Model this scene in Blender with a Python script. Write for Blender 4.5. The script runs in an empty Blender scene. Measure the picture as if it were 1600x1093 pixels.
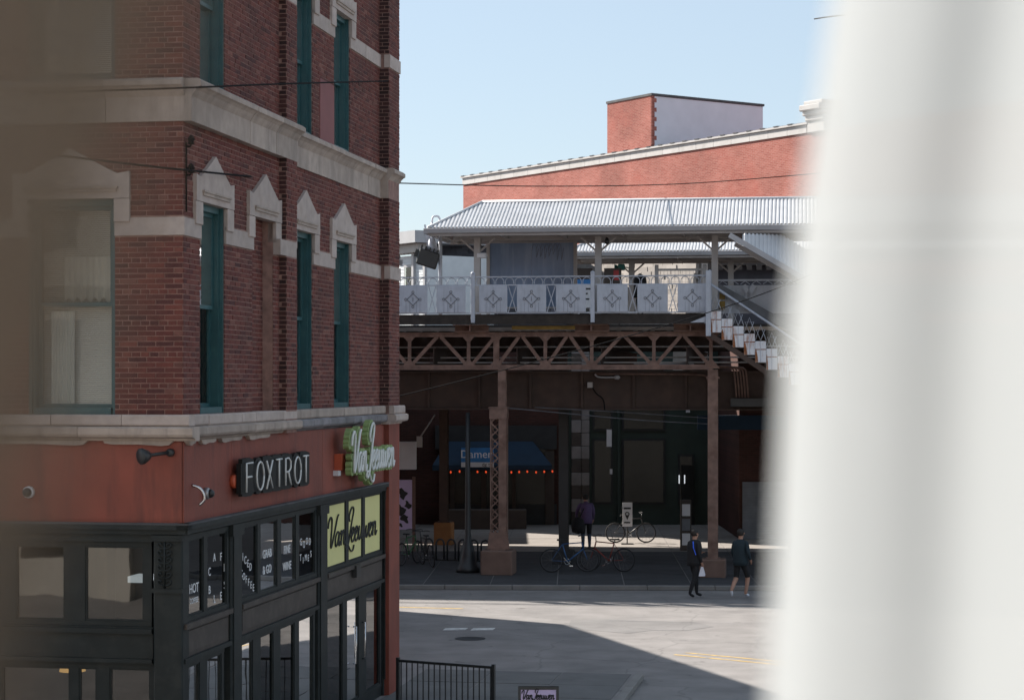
import bpy, math, random
from mathutils import Vector as V, Matrix
random.seed(7)
R = math.radians
sc = bpy.context.scene
col = sc.collection

# ------------------------------------------------------------------ camera
cam_d = bpy.data.cameras.new('camera')
cam = bpy.data.objects.new('camera', cam_d); col.objects.link(cam)
CAMZ = 5.5
cam.location = (0, 0, CAMZ)
cam.rotation_euler = (R(90), 0, 0)
cam_d.sensor_width = 36.0
cam_d.lens = 72.0
cam_d.shift_y = 52.5 / 1600.0
cam_d.clip_start = 0.05
cam_d.clip_end = 3000
cam_d.dof.use_dof = True
cam_d.dof.focus_distance = 42
cam_d.dof.aperture_fstop = 4.5
sc.camera = cam

# ------------------------------------------------------------------ sky and sun
SUN_EL, SUN_ROT = 32.0, -55.0          # sun ahead and to the left of the lens
world = bpy.data.worlds.new('World'); sc.world = world; world.use_nodes = True
wn = world.node_tree.nodes; wl = world.node_tree.links
bg = wn['Background']
sky = wn.new('ShaderNodeTexSky'); sky.sky_type = 'NISHITA'
sky.sun_disc = False; sky.sun_elevation = R(SUN_EL); sky.sun_rotation = R(SUN_ROT)
sky.air_density = 1.0; sky.dust_density = 0.6; sky.ozone_density = 1.6
hazy = wn.new('ShaderNodeMix'); hazy.data_type = 'RGBA'; hazy.inputs[0].default_value = .65      # thin even high cloud over the clear sky
hazy.inputs[7].default_value = (3.35, 3.95, 4.55, 1)
wl.new(sky.outputs[0], hazy.inputs[6]); wl.new(hazy.outputs[2], bg.inputs[0]); bg.inputs[1].default_value = 0.073
sun_d = bpy.data.lights.new('sun', 'SUN'); sun = bpy.data.objects.new('sun', sun_d); col.objects.link(sun)
sun_d.energy = 5.0; sun_d.angle = R(0.5); sun_d.color = (1.0, 0.93, 0.84)
sdir = V((math.sin(R(SUN_ROT)) * math.cos(R(SUN_EL)), math.cos(R(SUN_ROT)) * math.cos(R(SUN_EL)), math.sin(R(SUN_EL))))
sun.rotation_euler = sdir.to_track_quat('Z', 'Y').to_euler()
sun.location = sdir * 60
sc.view_settings.view_transform = 'Standard'
sc.view_settings.look = 'None'
sc.view_settings.gamma = 1.0
sc.view_settings.exposure = 1.28
sc.render.engine = 'CYCLES'
sc.cycles.use_denoising = True
sc.cycles.max_bounces = 8
sc.cycles.transparent_max_bounces = 16
sc.cycles.caustics_reflective = False
sc.cycles.caustics_refractive = False
sc.cycles.sample_clamp_indirect = 6.0

# ------------------------------------------------------------------ helpers
class Fr:
    """A local frame: origin o and three axes."""
    def __init__(s, o, x, y, z=(0, 0, 1)):
        s.o = V(o); s.x = V(x).normalized(); s.y = V(y).normalized(); s.z = V(z).normalized()
    def __call__(s, a, b, c):
        return s.o + s.x * a + s.y * b + s.z * c
    def at(s, a, b, c):
        return Fr(s(a, b, c), s.x, s.y, s.z)
    def yaw(s, ang):
        c, n = math.cos(ang), math.sin(ang)
        return Fr(s.o, s.x * c + s.y * n, s.y * c - s.x * n, s.z)
W = Fr((0, 0, 0), (1, 0, 0), (0, 1, 0))

class MB:
    def __init__(s):
        s.v = []; s.f = []; s.r = []; s.sm = []
    def add(s, vs, fs, rnd=0.5, smooth=False):
        n = len(s.v); s.v += [V(p) for p in vs]
        for f in fs:
            s.f.append(tuple(i + n for i in f)); s.r.append(rnd); s.sm.append(smooth)
        return s
    def box(s, F, a0, a1, b0, b1, c0, c1, rnd=0.5):
        p = [F(a, b, c) for c in (c0, c1) for b in (b0, b1) for a in (a0, a1)]
        return s.add(p, [(0, 2, 3, 1), (4, 5, 7, 6), (0, 1, 5, 4), (2, 6, 7, 3), (0, 4, 6, 2), (1, 3, 7, 5)], rnd)
    def bbox(s, F, a0, a1, b0, b1, c0, c1, e=0.01, rnd=0.5):
        """box with chamfered edges on all sides (three nested boxes' hull)"""
        e = min(e, (a1 - a0) * .3, (b1 - b0) * .3, (c1 - c0) * .3)
        A = [(a0, a0 + e), (a1, a1 - e)]; B = [(b0, b0 + e), (b1, b1 - e)]; C = [(c0, c0 + e), (c1, c1 - e)]
        P = []; I = {}
        for i in (0, 1):
            for j in (0, 1):
                for k in (0, 1):
                    I[i, j, k] = len(P)
                    P += [F(A[i][0], B[j][1], C[k][1]), F(A[i][1], B[j][0], C[k][1]), F(A[i][1], B[j][1], C[k][0])]
        fs = []
        for q, (u, v) in enumerate(((1, 2), (0, 2), (0, 1))):
            for w in (0, 1):
                def ix(x, y):
                    t = [0, 0, 0]; t[q] = w; t[u] = x; t[v] = y
                    return I[tuple(t)] + q
                fs.append((ix(0, 0), ix(1, 0), ix(1, 1), ix(0, 1)))
        for q in range(3):
            u, v = [(1, 2), (0, 2), (0, 1)][q]
            for x in (0, 1):
                for y in (0, 1):
                    def ix(w, who):
                        t = [0, 0, 0]; t[q] = w; t[u] = x; t[v] = y
                        return I[tuple(t)] + who
                    fs.append((ix(0, u), ix(1, u), ix(1, v), ix(0, v)))
        for i in (0, 1):
            for j in (0, 1):
                for k in (0, 1):
                    b = I[i, j, k]; fs.append((b, b + 1, b + 2))
        return s.add(P, fs, rnd)
    def bar(s, p, q, w, h=None, up=None, rnd=0.5):
        p = V(p); q = V(q); h = h or w; d = (q - p); L = d.length
        if L < 1e-6: return s
        d /= L; up = V(up) if up else (V((0, 0, 1)) if abs(d.z) < .95 else V((0, 1, 0)))
        x = d.cross(up).normalized(); z = x.cross(d).normalized()
        return s.box(Fr(p, x, d, z), -w / 2, w / 2, 0, L, -h / 2, h / 2, rnd)
    def tube(s, pts, r, n=8, cap=True, smooth=True, rnd=0.5):
        pts = [V(p) for p in pts]; m = len(pts)
        rs = r if isinstance(r, (list, tuple)) else [r] * m
        vs = []; ref = None
        for i, p in enumerate(pts):
            t = (pts[min(i + 1, m - 1)] - pts[max(i - 1, 0)])
            t = t.normalized() if t.length > 1e-9 else V((0, 0, 1))
            if ref is None: ref = V((0, 0, 1)) if abs(t.z) < .9 else V((1, 0, 0))
            x = ref - t * ref.dot(t)
            x = x.normalized() if x.length > 1e-6 else t.orthogonal().normalized()
            ref = x; y = t.cross(x)
            for k in range(n):
                a = 2 * math.pi * k / n
                vs.append(p + (x * math.cos(a) + y * math.sin(a)) * rs[i])
        fs = [(i * n + k, i * n + (k + 1) % n, (i + 1) * n + (k + 1) % n, (i + 1) * n + k) for i in range(m - 1) for k in range(n)]
        if cap: fs += [tuple(range(n))[::-1], tuple((m - 1) * n + k for k in range(n))]
        return s.add(vs, fs, rnd, smooth)
    def lathe(s, F, prof, n=16, smooth=True, rnd=0.5):
        vs = [F(r * math.cos(2 * math.pi * k / n), r * math.sin(2 * math.pi * k / n), z) for r, z in prof for k in range(n)]
        m = len(prof)
        fs = [(i * n + k, i * n + (k + 1) % n, (i + 1) * n + (k + 1) % n, (i + 1) * n + k) for i in range(m - 1) for k in range(n)]
        fs += [tuple(range(n))[::-1], tuple((m - 1) * n + k for k in range(n))]
        return s.add(vs, fs, rnd, smooth)
    def prism(s, F, poly, b0, b1, rnd=0.5):
        """poly in the frame's (x, z) plane, extruded along y from b0 to b1"""
        n = len(poly)
        vs = [F(a, b0, c) for a, c in poly] + [F(a, b1, c) for a, c in poly]
        fs = [tuple(range(n)), tuple(range(2 * n - 1, n - 1, -1))] + [(i, n + i, n + (i + 1) % n, (i + 1) % n) for i in range(n)]
        return s.add(vs, fs, rnd)
    def quad(s, a, b, c, d, rnd=0.5):
        return s.add([a, b, c, d], [(0, 1, 2, 3)], rnd)
    def torus(s, F, Rr, r, n=24, m=6, rnd=0.5):
        vs = []
        for i in range(n):
            a = 2 * math.pi * i / n
            for k in range(m):
                b = 2 * math.pi * k / m
                q = Rr + r * math.cos(b)
                vs.append(F(q * math.cos(a), r * math.sin(b), q * math.sin(a)))
        fs = [(i * m + k, ((i + 1) % n) * m + k, ((i + 1) % n) * m + (k + 1) % m, i * m + (k + 1) % m) for i in range(n) for k in range(m)]
        return s.add(vs, fs, rnd, True)

ORG = {}
def empty(name, loc, label=None, cat=None, group=None, kind=None):
    o = bpy.data.objects.new(name, None); col.objects.link(o); o.location = loc
    o.empty_display_size = 0.2
    ORG[o] = V(loc); tag(o, label, cat, group, kind)
    return o
def tag(o, label=None, cat=None, group=None, kind=None):
    if label: o['label'] = label
    if cat: o['category'] = cat
    if group: o['group'] = group
    if kind: o['kind'] = kind
    return o
def obj(name, mb, mat, parent=None, origin=None, label=None, cat=None, group=None, kind=None, fix=True):
    base = ORG.get(parent, V((0, 0, 0))) if parent is not None else V((0, 0, 0))
    org = V(origin) if origin is not None else (base if parent is not None else (sum(mb.v, V((0, 0, 0))) / max(1, len(mb.v))))
    if parent is None and origin is None: org.z = min(p.z for p in mb.v)
    me = bpy.data.meshes.new(name)
    me.from_pydata([p - org for p in mb.v], [], mb.f)
    at = me.attributes.new('rnd', 'FLOAT', 'FACE'); at.data.foreach_set('value', mb.r)
    me.polygons.foreach_set('use_smooth', mb.sm)
    if fix:
        import bmesh
        bm = bmesh.new(); bm.from_mesh(me); bmesh.ops.recalc_face_normals(bm, faces=bm.faces); bm.to_mesh(me); bm.free()
    me.materials.append(M[mat] if isinstance(mat, str) else mat)
    o = bpy.data.objects.new(name, me); col.objects.link(o)
    if parent is not None: o.parent = parent
    o.location = org - base; ORG[o] = org
    return tag(o, label, cat, group, kind)
def share(src, parent, loc, rotz=0.0):
    c = src.copy(); col.objects.link(c); c.parent = parent
    c.location = V(loc) - ORG.get(parent, V((0, 0, 0))); c.rotation_euler = (0, 0, rotz)
    return c
def catmull(pts, k=6):
    pts = [V(p) for p in pts]; out = []
    for i in range(len(pts) - 1):
        p0 = pts[max(i - 1, 0)]; p1 = pts[i]; p2 = pts[i + 1]; p3 = pts[min(i + 2, len(pts) - 1)]
        for j in range(k):
            t = j / k
            out.append(.5 * ((2 * p1) + (p2 - p0) * t + (2 * p0 - 5 * p1 + 4 * p2 - p3) * t * t + (3 * p1 - p0 - 3 * p2 + p3) * t ** 3))
    out.append(pts[-1]); return out
def text_mesh(txt, size, F, depth=0.004):
    """flat lettering laid in a frame's x-z plane, centred, facing -y of the frame"""
    cu = bpy.data.curves.new('lettering', 'FONT'); cu.body = txt; cu.size = size; cu.align_x = 'CENTER'; cu.align_y = 'CENTER'
    cu.resolution_u = 3; cu.extrude = depth / 2
    t = bpy.data.objects.new('lettering', cu); col.objects.link(t)
    me = t.to_mesh(); mb = MB()
    mb.add([F(v.co.x, v.co.z - depth / 2, v.co.y) for v in me.vertices], [tuple(p.vertices) for p in me.polygons])
    t.to_mesh_clear(); bpy.data.objects.remove(t); bpy.data.curves.remove(cu)
    return mb

# ------------------------------------------------------------------ materials
M = {}
def mat(name, c, rough=.7, metal=0.0, var=.25, scale=3.0, bump=.0, bscale=40.0, c2=None, c2amt=.5, c2scale=1.5, attr=0.0, spec=.5, streak=None):
    """plain surface with noise variation, a second (wear or dirt) colour in patches, fine relief"""
    m = bpy.data.materials.new(name); m.use_nodes = True; n = m.node_tree.nodes; l = m.node_tree.links
    b = n['Principled BSDF']; b.inputs['Roughness'].default_value = rough; b.inputs['Metallic'].default_value = metal
    b.inputs['Specular IOR Level'].default_value = spec
    geo = n.new('ShaderNodeNewGeometry')
    no = n.new('ShaderNodeTexNoise'); no.inputs['Scale'].default_value = scale; no.inputs['Detail'].default_value = 6
    l.new(geo.outputs['Position'], no.inputs['Vector'])
    mr = n.new('ShaderNodeMapRange'); mr.inputs[1].default_value = .25; mr.inputs[2].default_value = .75
    mr.inputs[3].default_value = 1 - var; mr.inputs[4].default_value = 1 + var
    l.new(no.outputs[0], mr.inputs[0])
    mx = n.new('ShaderNodeMix'); mx.data_type = 'RGBA'; mx.blend_type = 'MULTIPLY'; mx.inputs[0].default_value = 1
    mx.inputs[6].default_value = (*c, 1); l.new(mr.outputs[0], mx.inputs[7]); out = mx.outputs[2]
    if attr:
        at = n.new('ShaderNodeAttribute'); at.attribute_name = 'rnd'
        m2 = n.new('ShaderNodeMapRange'); m2.inputs[3].default_value = 1 - attr; m2.inputs[4].default_value = 1 + attr
        l.new(at.outputs['Fac'], m2.inputs[0])
        mm = n.new('ShaderNodeMix'); mm.data_type = 'RGBA'; mm.blend_type = 'MULTIPLY'; mm.inputs[0].default_value = 1
        l.new(out, mm.inputs[6]); l.new(m2.outputs[0], mm.inputs[7]); out = mm.outputs[2]
    if c2:
        n2 = n.new('ShaderNodeTexNoise'); n2.inputs['Scale'].default_value = c2scale; n2.inputs['Detail'].default_value = 8; n2.inputs['Roughness'].default_value = .65
        if streak:
            mp = n.new('ShaderNodeMapping'); mp.inputs['Scale'].default_value = streak
            l.new(geo.outputs['Position'], mp.inputs[0]); l.new(mp.outputs[0], n2.inputs['Vector'])
        else: l.new(geo.outputs['Position'], n2.inputs['Vector'])
        r2 = n.new('ShaderNodeMapRange'); r2.inputs[1].default_value = .5; r2.inputs[2].default_value = .68; r2.inputs[4].default_value = c2amt
        l.new(n2.outputs[0], r2.inputs[0])
        mm = n.new('ShaderNodeMix'); mm.data_type = 'RGBA'; l.new(r2.outputs[0], mm.inputs[0]); l.new(out, mm.inputs[6]); mm.inputs[7].default_value = (*c2, 1); out = mm.outputs[2]
    l.new(out, b.inputs['Base Color'])
    if bump:
        nb = n.new('ShaderNodeTexNoise'); nb.inputs['Scale'].default_value = bscale; nb.inputs['Detail'].default_value = 5
        l.new(geo.outputs['Position'], nb.inputs['Vector'])
        bp = n.new('ShaderNodeBump'); bp.inputs['Strength'].default_value = bump; bp.inputs['Distance'].default_value = .02
        l.new(nb.outputs[0], bp.inputs['Height']); l.new(bp.outputs[0], b.inputs['Normal'])
    M[name] = m
    return m
def emit(name, c, s):
    m = bpy.data.materials.new(name); m.use_nodes = True; b = m.node_tree.nodes['Principled BSDF']
    b.inputs['Base Color'].default_value = (*c, 1); b.inputs['Emission Color'].default_value = (*c, 1); b.inputs['Emission Strength'].default_value = s
    M[name] = m
def glass(name, tint=(.55, .6, .6), refl=1.0, fres=1.55):
    m = bpy.data.materials.new(name); m.use_nodes = True; n = m.node_tree.nodes; l = m.node_tree.links
    n.remove(n['Principled BSDF']); o = n['Material Output']
    t = n.new('ShaderNodeBsdfTransparent'); t.inputs[0].default_value = (*tint, 1)
    g = n.new('ShaderNodeBsdfGlossy'); g.inputs['Roughness'].default_value = .015; g.inputs[0].default_value = (refl, refl, refl, 1)
    f = n.new('ShaderNodeFresnel'); f.inputs[0].default_value = fres
    geo = n.new('ShaderNodeNewGeometry')
    no = n.new('ShaderNodeTexNoise'); no.inputs['Scale'].default_value = .9; l.new(geo.outputs['Position'], no.inputs['Vector'])
    bp = n.new('ShaderNodeBump'); bp.inputs['Strength'].default_value = .05; bp.inputs['Distance'].default_value = .05
    l.new(no.outputs[0], bp.inputs['Height']); l.new(bp.outputs[0], g.inputs['Normal'])
    x = n.new('ShaderNodeMixShader'); l.new(f.outputs[0], x.inputs[0]); l.new(t.outputs[0], x.inputs[1]); l.new(g.outputs[0], x.inputs[2])
    l.new(x.outputs[0], o.inputs[0]); M[name] = m
def sheer(name, c, open_, trans):
    m = bpy.data.materials.new(name); m.use_nodes = True; n = m.node_tree.nodes; l = m.node_tree.links
    n.remove(n['Principled BSDF']); o = n['Material Output']
    d = n.new('ShaderNodeBsdfDiffuse'); d.inputs[0].default_value = (*c, 1)
    t = n.new('ShaderNodeBsdfTranslucent'); t.inputs[0].default_value = (*c, 1)
    x = n.new('ShaderNodeMixShader'); x.inputs[0].default_value = trans; l.new(d.outputs[0], x.inputs[1]); l.new(t.outputs[0], x.inputs[2])
    p = n.new('ShaderNodeBsdfTransparent')
    y = n.new('ShaderNodeMixShader'); y.inputs[0].default_value = open_; l.new(x.outputs[0], y.inputs[1]); l.new(p.outputs[0], y.inputs[2])
    l.new(y.outputs[0], o.inputs[0]); M[name] = m

def brick_mat(name, tones, soot=.6):
    m = bpy.data.materials.new(name); m.use_nodes = True; n = m.node_tree.nodes; l = m.node_tree.links
    b = n['Principled BSDF']; b.inputs['Roughness'].default_value = .85; b.inputs['Specular IOR Level'].default_value = .3
    at = n.new('ShaderNodeAttribute'); at.attribute_name = 'rnd'
    cr = n.new('ShaderNodeValToRGB'); e = cr.color_ramp.elements
    for i, t in enumerate(tones):
        k = e[i] if i < 2 else e.new(i / (len(tones) - 1))
        k.position = i / (len(tones) - 1); k.color = (*t, 1)
    l.new(at.outputs['Fac'], cr.inputs[0])
    geo = n.new('ShaderNodeNewGeometry')
    no = n.new('ShaderNodeTexNoise'); no.inputs['Scale'].default_value = 22; no.inputs['Detail'].default_value = 6; l.new(geo.outputs['Position'], no.inputs['Vector'])
    mr = n.new('ShaderNodeMapRange'); mr.inputs[3].default_value = .6; mr.inputs[4].default_value = 1.4; l.new(no.outputs[0], mr.inputs[0])
    mx = n.new('ShaderNodeMix'); mx.data_type = 'RGBA'; mx.blend_type = 'MULTIPLY'; mx.inputs[0].default_value = 1
    l.new(cr.outputs[0], mx.inputs[6]); l.new(mr.outputs[0], mx.inputs[7])
    n2 = n.new('ShaderNodeTexNoise'); n2.inputs['Scale'].default_value = 1.1; n2.inputs['Detail'].default_value = 7; l.new(geo.outputs['Position'], n2.inputs['Vector'])
    r2 = n.new('ShaderNodeMapRange'); r2.inputs[1].default_value = .5; r2.inputs[2].default_value = .72; r2.inputs[4].default_value = soot; l.new(n2.outputs[0], r2.inputs[0])
    m3 = n.new('ShaderNodeMix'); m3.data_type = 'RGBA'; l.new(r2.outputs[0], m3.inputs[0]); l.new(mx.outputs[2], m3.inputs[6]); m3.inputs[7].default_value = (.055, .03, .028, 1)
    l.new(m3.outputs[2], b.inputs['Base Color'])
    bp = n.new('ShaderNodeBump'); bp.inputs['Strength'].default_value = .4; bp.inputs['Distance'].default_value = .01
    l.new(no.outputs[0], bp.inputs['Height']); l.new(bp.outputs[0], b.inputs['Normal'])
    M[name] = m
def brick_tex(name, c1, c2, mo, ux, uy, bw=.215, bh=.068, patch=None):
    """brickwork too far away to tell the pieces apart; laid along a wall with horizontal direction (ux, uy)"""
    m = bpy.data.materials.new(name); m.use_nodes = True; n = m.node_tree.nodes; l = m.node_tree.links
    b = n['Principled BSDF']; b.inputs['Roughness'].default_value = .9; b.inputs['Specular IOR Level'].default_value = .2
    geo = n.new('ShaderNodeNewGeometry')
    d = n.new('ShaderNodeVectorMath'); d.operation = 'DOT_PRODUCT'; d.inputs[1].default_value = (ux, uy, 0); l.new(geo.outputs['Position'], d.inputs[0])
    sp = n.new('ShaderNodeSeparateXYZ'); l.new(geo.outputs['Position'], sp.inputs[0])
    cb = n.new('ShaderNodeCombineXYZ'); l.new(d.outputs['Value'], cb.inputs[0]); l.new(sp.outputs[2], cb.inputs[1])
    t = n.new('ShaderNodeTexBrick'); l.new(cb.outputs[0], t.inputs['Vector'])
    t.inputs['Color1'].default_value = (*c1, 1); t.inputs['Color2'].default_value = (*c2, 1); t.inputs['Mortar'].default_value = (*mo, 1)
    t.inputs['Scale'].default_value = 1; t.inputs['Brick Width'].default_value = bw; t.inputs['Row Height'].default_value = bh; t.inputs['Mortar Size'].default_value = .006
    no = n.new('ShaderNodeTexNoise'); no.inputs['Scale'].default_value = .5; no.inputs['Detail'].default_value = 8; l.new(geo.outputs['Position'], no.inputs['Vector'])
    mr = n.new('ShaderNodeMapRange'); mr.inputs[1].default_value = .3; mr.inputs[2].default_value = .7; mr.inputs[3].default_value = .8; mr.inputs[4].default_value = 1.2; l.new(no.outputs[0], mr.inputs[0])
    mx = n.new('ShaderNodeMix'); mx.data_type = 'RGBA'; mx.blend_type = 'MULTIPLY'; mx.inputs[0].default_value = 1
    l.new(t.outputs[0], mx.inputs[6]); l.new(mr.outputs[0], mx.inputs[7]); out = mx.outputs[2]
    if patch:
        n2 = n.new('ShaderNodeTexNoise'); n2.inputs['Scale'].default_value = .35; n2.inputs['Detail'].default_value = 10; n2.inputs['Roughness'].default_value = .7; l.new(geo.outputs['Position'], n2.inputs['Vector'])
        r2 = n.new('ShaderNodeMapRange'); r2.inputs[1].default_value = .52; r2.inputs[2].default_value = .7; r2.inputs[4].default_value = .55; l.new(n2.outputs[0], r2.inputs[0])
        m3 = n.new('ShaderNodeMix'); m3.data_type = 'RGBA'; l.new(r2.outputs[0], m3.inputs[0]); l.new(out, m3.inputs[6]); m3.inputs[7].default_value = (*patch, 1); out = m3.outputs[2]
    l.new(out, b.inputs['Base Color'])
    bp = n.new('ShaderNodeBump'); bp.inputs['Strength'].default_value = .5; bp.inputs['Distance'].default_value = .01; bp.invert = True
    l.new(t.outputs['Fac'], bp.inputs['Height']); l.new(bp.outputs[0], b.inputs['Normal'])
    M[name] = m

brick_mat('brick', [(.07, .028, .027), (.105, .034, .031), (.13, .039, .033), (.155, .048, .038), (.14, .042, .034), (.118, .038, .033), (.17, .056, .044), (.09, .034, .031), (.21, .088, .07)])
brick_mat('brick_dark', [(.03, .018, .018), (.055, .025, .025), (.075, .03, .028)])
mat('mortar', (.27, .165, .14), .95, var=.35, scale=8, bump=.3)
mat('limestone', (.37, .305, .265), .85, var=.18, scale=5, bump=.25, bscale=60, c2=(.16, .14, .125), c2amt=.55, c2scale=1.0, streak=(3.5, 3.5, .5), attr=.12)
mat('limestone_pale', (.41, .345, .315), .85, var=.15, scale=6, bump=.2, bscale=60, c2=(.3, .24, .2), c2amt=.5, c2scale=2.2, attr=.1)
mat('slate_stone', (.2, .19, .2), .8, var=.25, scale=6, bump=.2, bscale=60, c2=(.09, .09, .1), c2amt=.7, c2scale=3, attr=.3)
mat('teal_paint', (.024, .085, .096), .45, var=.15, scale=6, c2=(.04, .12, .125), c2amt=.5, c2scale=9)
mat('fascia_red', (.21, .048, .03), .6, var=.2, scale=1.6, bump=.2, bscale=18, c2=(.12, .03, .023), c2amt=.75, c2scale=1.3, streak=(3.5, 3.5, .5), attr=.08)
mat('shopfront_paint', (.014, .019, .02), .55, spec=.3, var=.3, scale=4, c2=(.04, .042, .04), c2amt=.4, c2scale=5)
mat('shopfront_sill', (.045, .036, .032), .55, var=.3, scale=4, c2=(.08, .07, .06), c2amt=.5, c2scale=4)
mat('room_dark', (.03, .03, .03), .9)
mat('blind_slat', (.62, .6, .56), .6, var=.08, scale=3)
mat('lace', (.72, .7, .66), .9, var=.1)
mat('roof_felt', (.08, .08, .085), .95, var=.3)
mat('sign_black', (.008, .01, .011), .5, spec=.25, var=.2)
mat('neon_white', (.62, .63, .62), .35, var=.03); 
mat('sign_green', (.24, .33, .13), .5, var=.12, scale=4)
mat('poster_yellow', (.72, .68, .30), .6, var=.04, scale=2)
mat('ink', (.01, .01, .01), .5)
mat('lilac_paper', (.56, .46, .68), .7, var=.05)
mat('letter_white', (.75, .77, .8), .6, var=.05)
mat('bracket_orange', (.42, .08, .035), .5)
mat('metal_grey', (.32, .33, .34), .4, metal=.6, var=.15)
mat('metal_dark', (.02, .022, .024), .45, var=.3)
mat('wire_black', (.012, .012, .013), .9, spec=.1)
mat('wire_grey', (.1, .1, .11), .6)
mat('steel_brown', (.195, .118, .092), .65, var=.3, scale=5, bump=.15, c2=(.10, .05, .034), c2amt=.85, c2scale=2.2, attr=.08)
mat('steel_brown_shaded', (.06, .036, .027), .7, var=.3, scale=3, bump=.1, c2=(.05, .035, .028), c2amt=.7, c2scale=1.2)  # darker copy of the brown steel: shade under the deck put into its colour
mat('tan_concrete', (.16, .10, .078), .85, var=.15, scale=4, bump=.15)
mat('ochre_concrete', (.27, .125, .045), .85, var=.15, scale=4, bump=.15)
mat('timber_dark', (.035, .028, .024), .9, var=.4, scale=5)
mat('white_steel', (.42, .445, .50), .5, var=.1, scale=4, c2=(.30, .32, .36), c2amt=.5, c2scale=3, streak=(4, 4, .6), attr=.06)
mat('cream_steel', (.38, .36, .35), .5, var=.1, scale=4)
mat('rusty_white', (.66, .67, .70), .55, var=.1, scale=4, c2=(.30, .10, .035), c2amt=.95, c2scale=2.6, streak=(3, 3, .55))
mat('rust', (.24, .085, .03), .85, var=.45, scale=9, c2=(.4, .3, .24), c2amt=.6, c2scale=7)
mat('ornament_grey', (.14, .15, .17), .6); mat('stain_grey', (.24, .26, .31), .6, var=.3)
mat('corrugated', (.56, .56, .57), .45, metal=.15, var=.1, scale=2)
mat('gutter', (.36, .36, .375), .45, var=.12, scale=2)
mat('yellow_paint', (.24, .155, .035), .7, var=.3)
mat('rail_steel', (.3, .27, .25), .35, metal=.9)
def asphalt_mat(name, c, dark):
    m = mat(name, c, .9, var=.2, scale=1.1, bump=.4, bscale=90, c2=dark, c2amt=.6, c2scale=.35, spec=.3)
    n = m.node_tree.nodes; l = m.node_tree.links; b = n['Principled BSDF']
    src = b.inputs['Base Color'].links[0].from_socket
    geo = n.new('ShaderNodeNewGeometry'); no = n.new('ShaderNodeTexNoise'); no.inputs['Scale'].default_value = .8; no.inputs['Detail'].default_value = 6
    l.new(geo.outputs['Position'], no.inputs['Vector'])
    add = n.new('ShaderNodeMix'); add.data_type = 'VECTOR'; add.inputs[0].default_value = .42; l.new(geo.outputs['Position'], add.inputs[4]); l.new(no.outputs['Color'], add.inputs[5])
    vo = n.new('ShaderNodeTexVoronoi'); vo.feature = 'DISTANCE_TO_EDGE'; vo.inputs['Scale'].default_value = .55; l.new(add.outputs[1], vo.inputs['Vector'])
    mr = n.new('ShaderNodeMapRange'); mr.inputs[1].default_value = .0; mr.inputs[2].default_value = .010; mr.inputs[3].default_value = .28; mr.inputs[4].default_value = .0; l.new(vo.outputs['Distance'], mr.inputs[0])
    mx = n.new('ShaderNodeMix'); mx.data_type = 'RGBA'; l.new(mr.outputs[0], mx.inputs[0]); l.new(src, mx.inputs[6]); mx.inputs[7].default_value = (.05, .05, .05, 1)
    sp = n.new('ShaderNodeTexNoise'); sp.inputs['Scale'].default_value = 2.6; sp.inputs['Detail'].default_value = 3; l.new(geo.outputs['Position'], sp.inputs['Vector'])
    m2 = n.new('ShaderNodeMapRange'); m2.inputs[1].default_value = .66; m2.inputs[2].default_value = .74; m2.inputs[4].default_value = .5; l.new(sp.outputs[0], m2.inputs[0])
    my = n.new('ShaderNodeMix'); my.data_type = 'RGBA'; l.new(m2.outputs[0], my.inputs[0]); l.new(mx.outputs[2], my.inputs[6]); my.inputs[7].default_value = (.06, .057, .055, 1)
    l.new(my.outputs[2], b.inputs['Base Color'])
asphalt_mat('asphalt', (.225, .213, .207), (.15, .145, .143))
asphalt_mat('asphalt_patch', (.19, .183, .18), (.14, .138, .138))
mat('paver_shaded', (.045, .046, .05), .9, var=.25, scale=1.5, bump=.2, bscale=50, attr=.2, c2=(.035, .035, .037), c2amt=.6, c2scale=1.2)
mat('asphalt_old', (.19, .187, .185), .9, var=.1, scale=.4, bump=.25, bscale=90, c2=(.14, .138, .137), c2amt=.55, c2scale=.35, spec=.3)
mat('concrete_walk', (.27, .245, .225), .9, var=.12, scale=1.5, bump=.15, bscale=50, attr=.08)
mat('corner_flag', (.13, .128, .125), .9, var=.15, scale=1.5, bump=.15, bscale=50, attr=.12, c2=(.08, .08, .08), c2amt=.6, c2scale=1.0)
mat('kerb_stone', (.2, .19, .18), .85, var=.15, scale=2, bump=.15)
mat('road_yellow', (.46, .31, .10), .8, var=.3, scale=6, c2=(.21, .2, .19), c2amt=.95, c2scale=4)
mat('road_white', (.6, .6, .58), .8, var=.3, scale=6, c2=(.2, .2, .2), c2amt=.95, c2scale=4)
mat('awning_blue', (.006, .026, .055), .8, var=.15)
mat('shop_green', (.018, .036, .03), .6, var=.2, scale=2)
mat('quoin_grey', (.2, .185, .18), .85, var=.2)
mat('shop_dark', (.02, .022, .024), .7, var=.3)
mat('shop_tan', (.06, .047, .04), .8, var=.2)
mat('sign_blue', (.03, .17, .42), .6)
mat('sign_white', (.62, .62, .64), .6, var=.05)
mat('sign_red', (.35, .03, .03), .6)
mat('white_siding', (.66, .70, .72), .7, var=.06)
mat('shingle_dark', (.075, .075, .09), .9, var=.2, scale=3, attr=.35)
mat('shingle_pale', (.33, .30, .275), .9, var=.1, scale=3, attr=.22)
mat('white_render', (.66, .68, .74), .8, var=.05, scale=1.5)
mat('coping_white', (.44, .42, .41), .75, var=.1, scale=1.2, c2=(.3, .28, .26), c2amt=.5, c2scale=2)
mat('hotel_stone', (.55, .51, .45), .85, var=.1, scale=.6)
mat('plaster', (.55, .5, .43), .9, var=.05)
mat('oak_floor', (.2, .12, .07), .5, var=.2)
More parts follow.
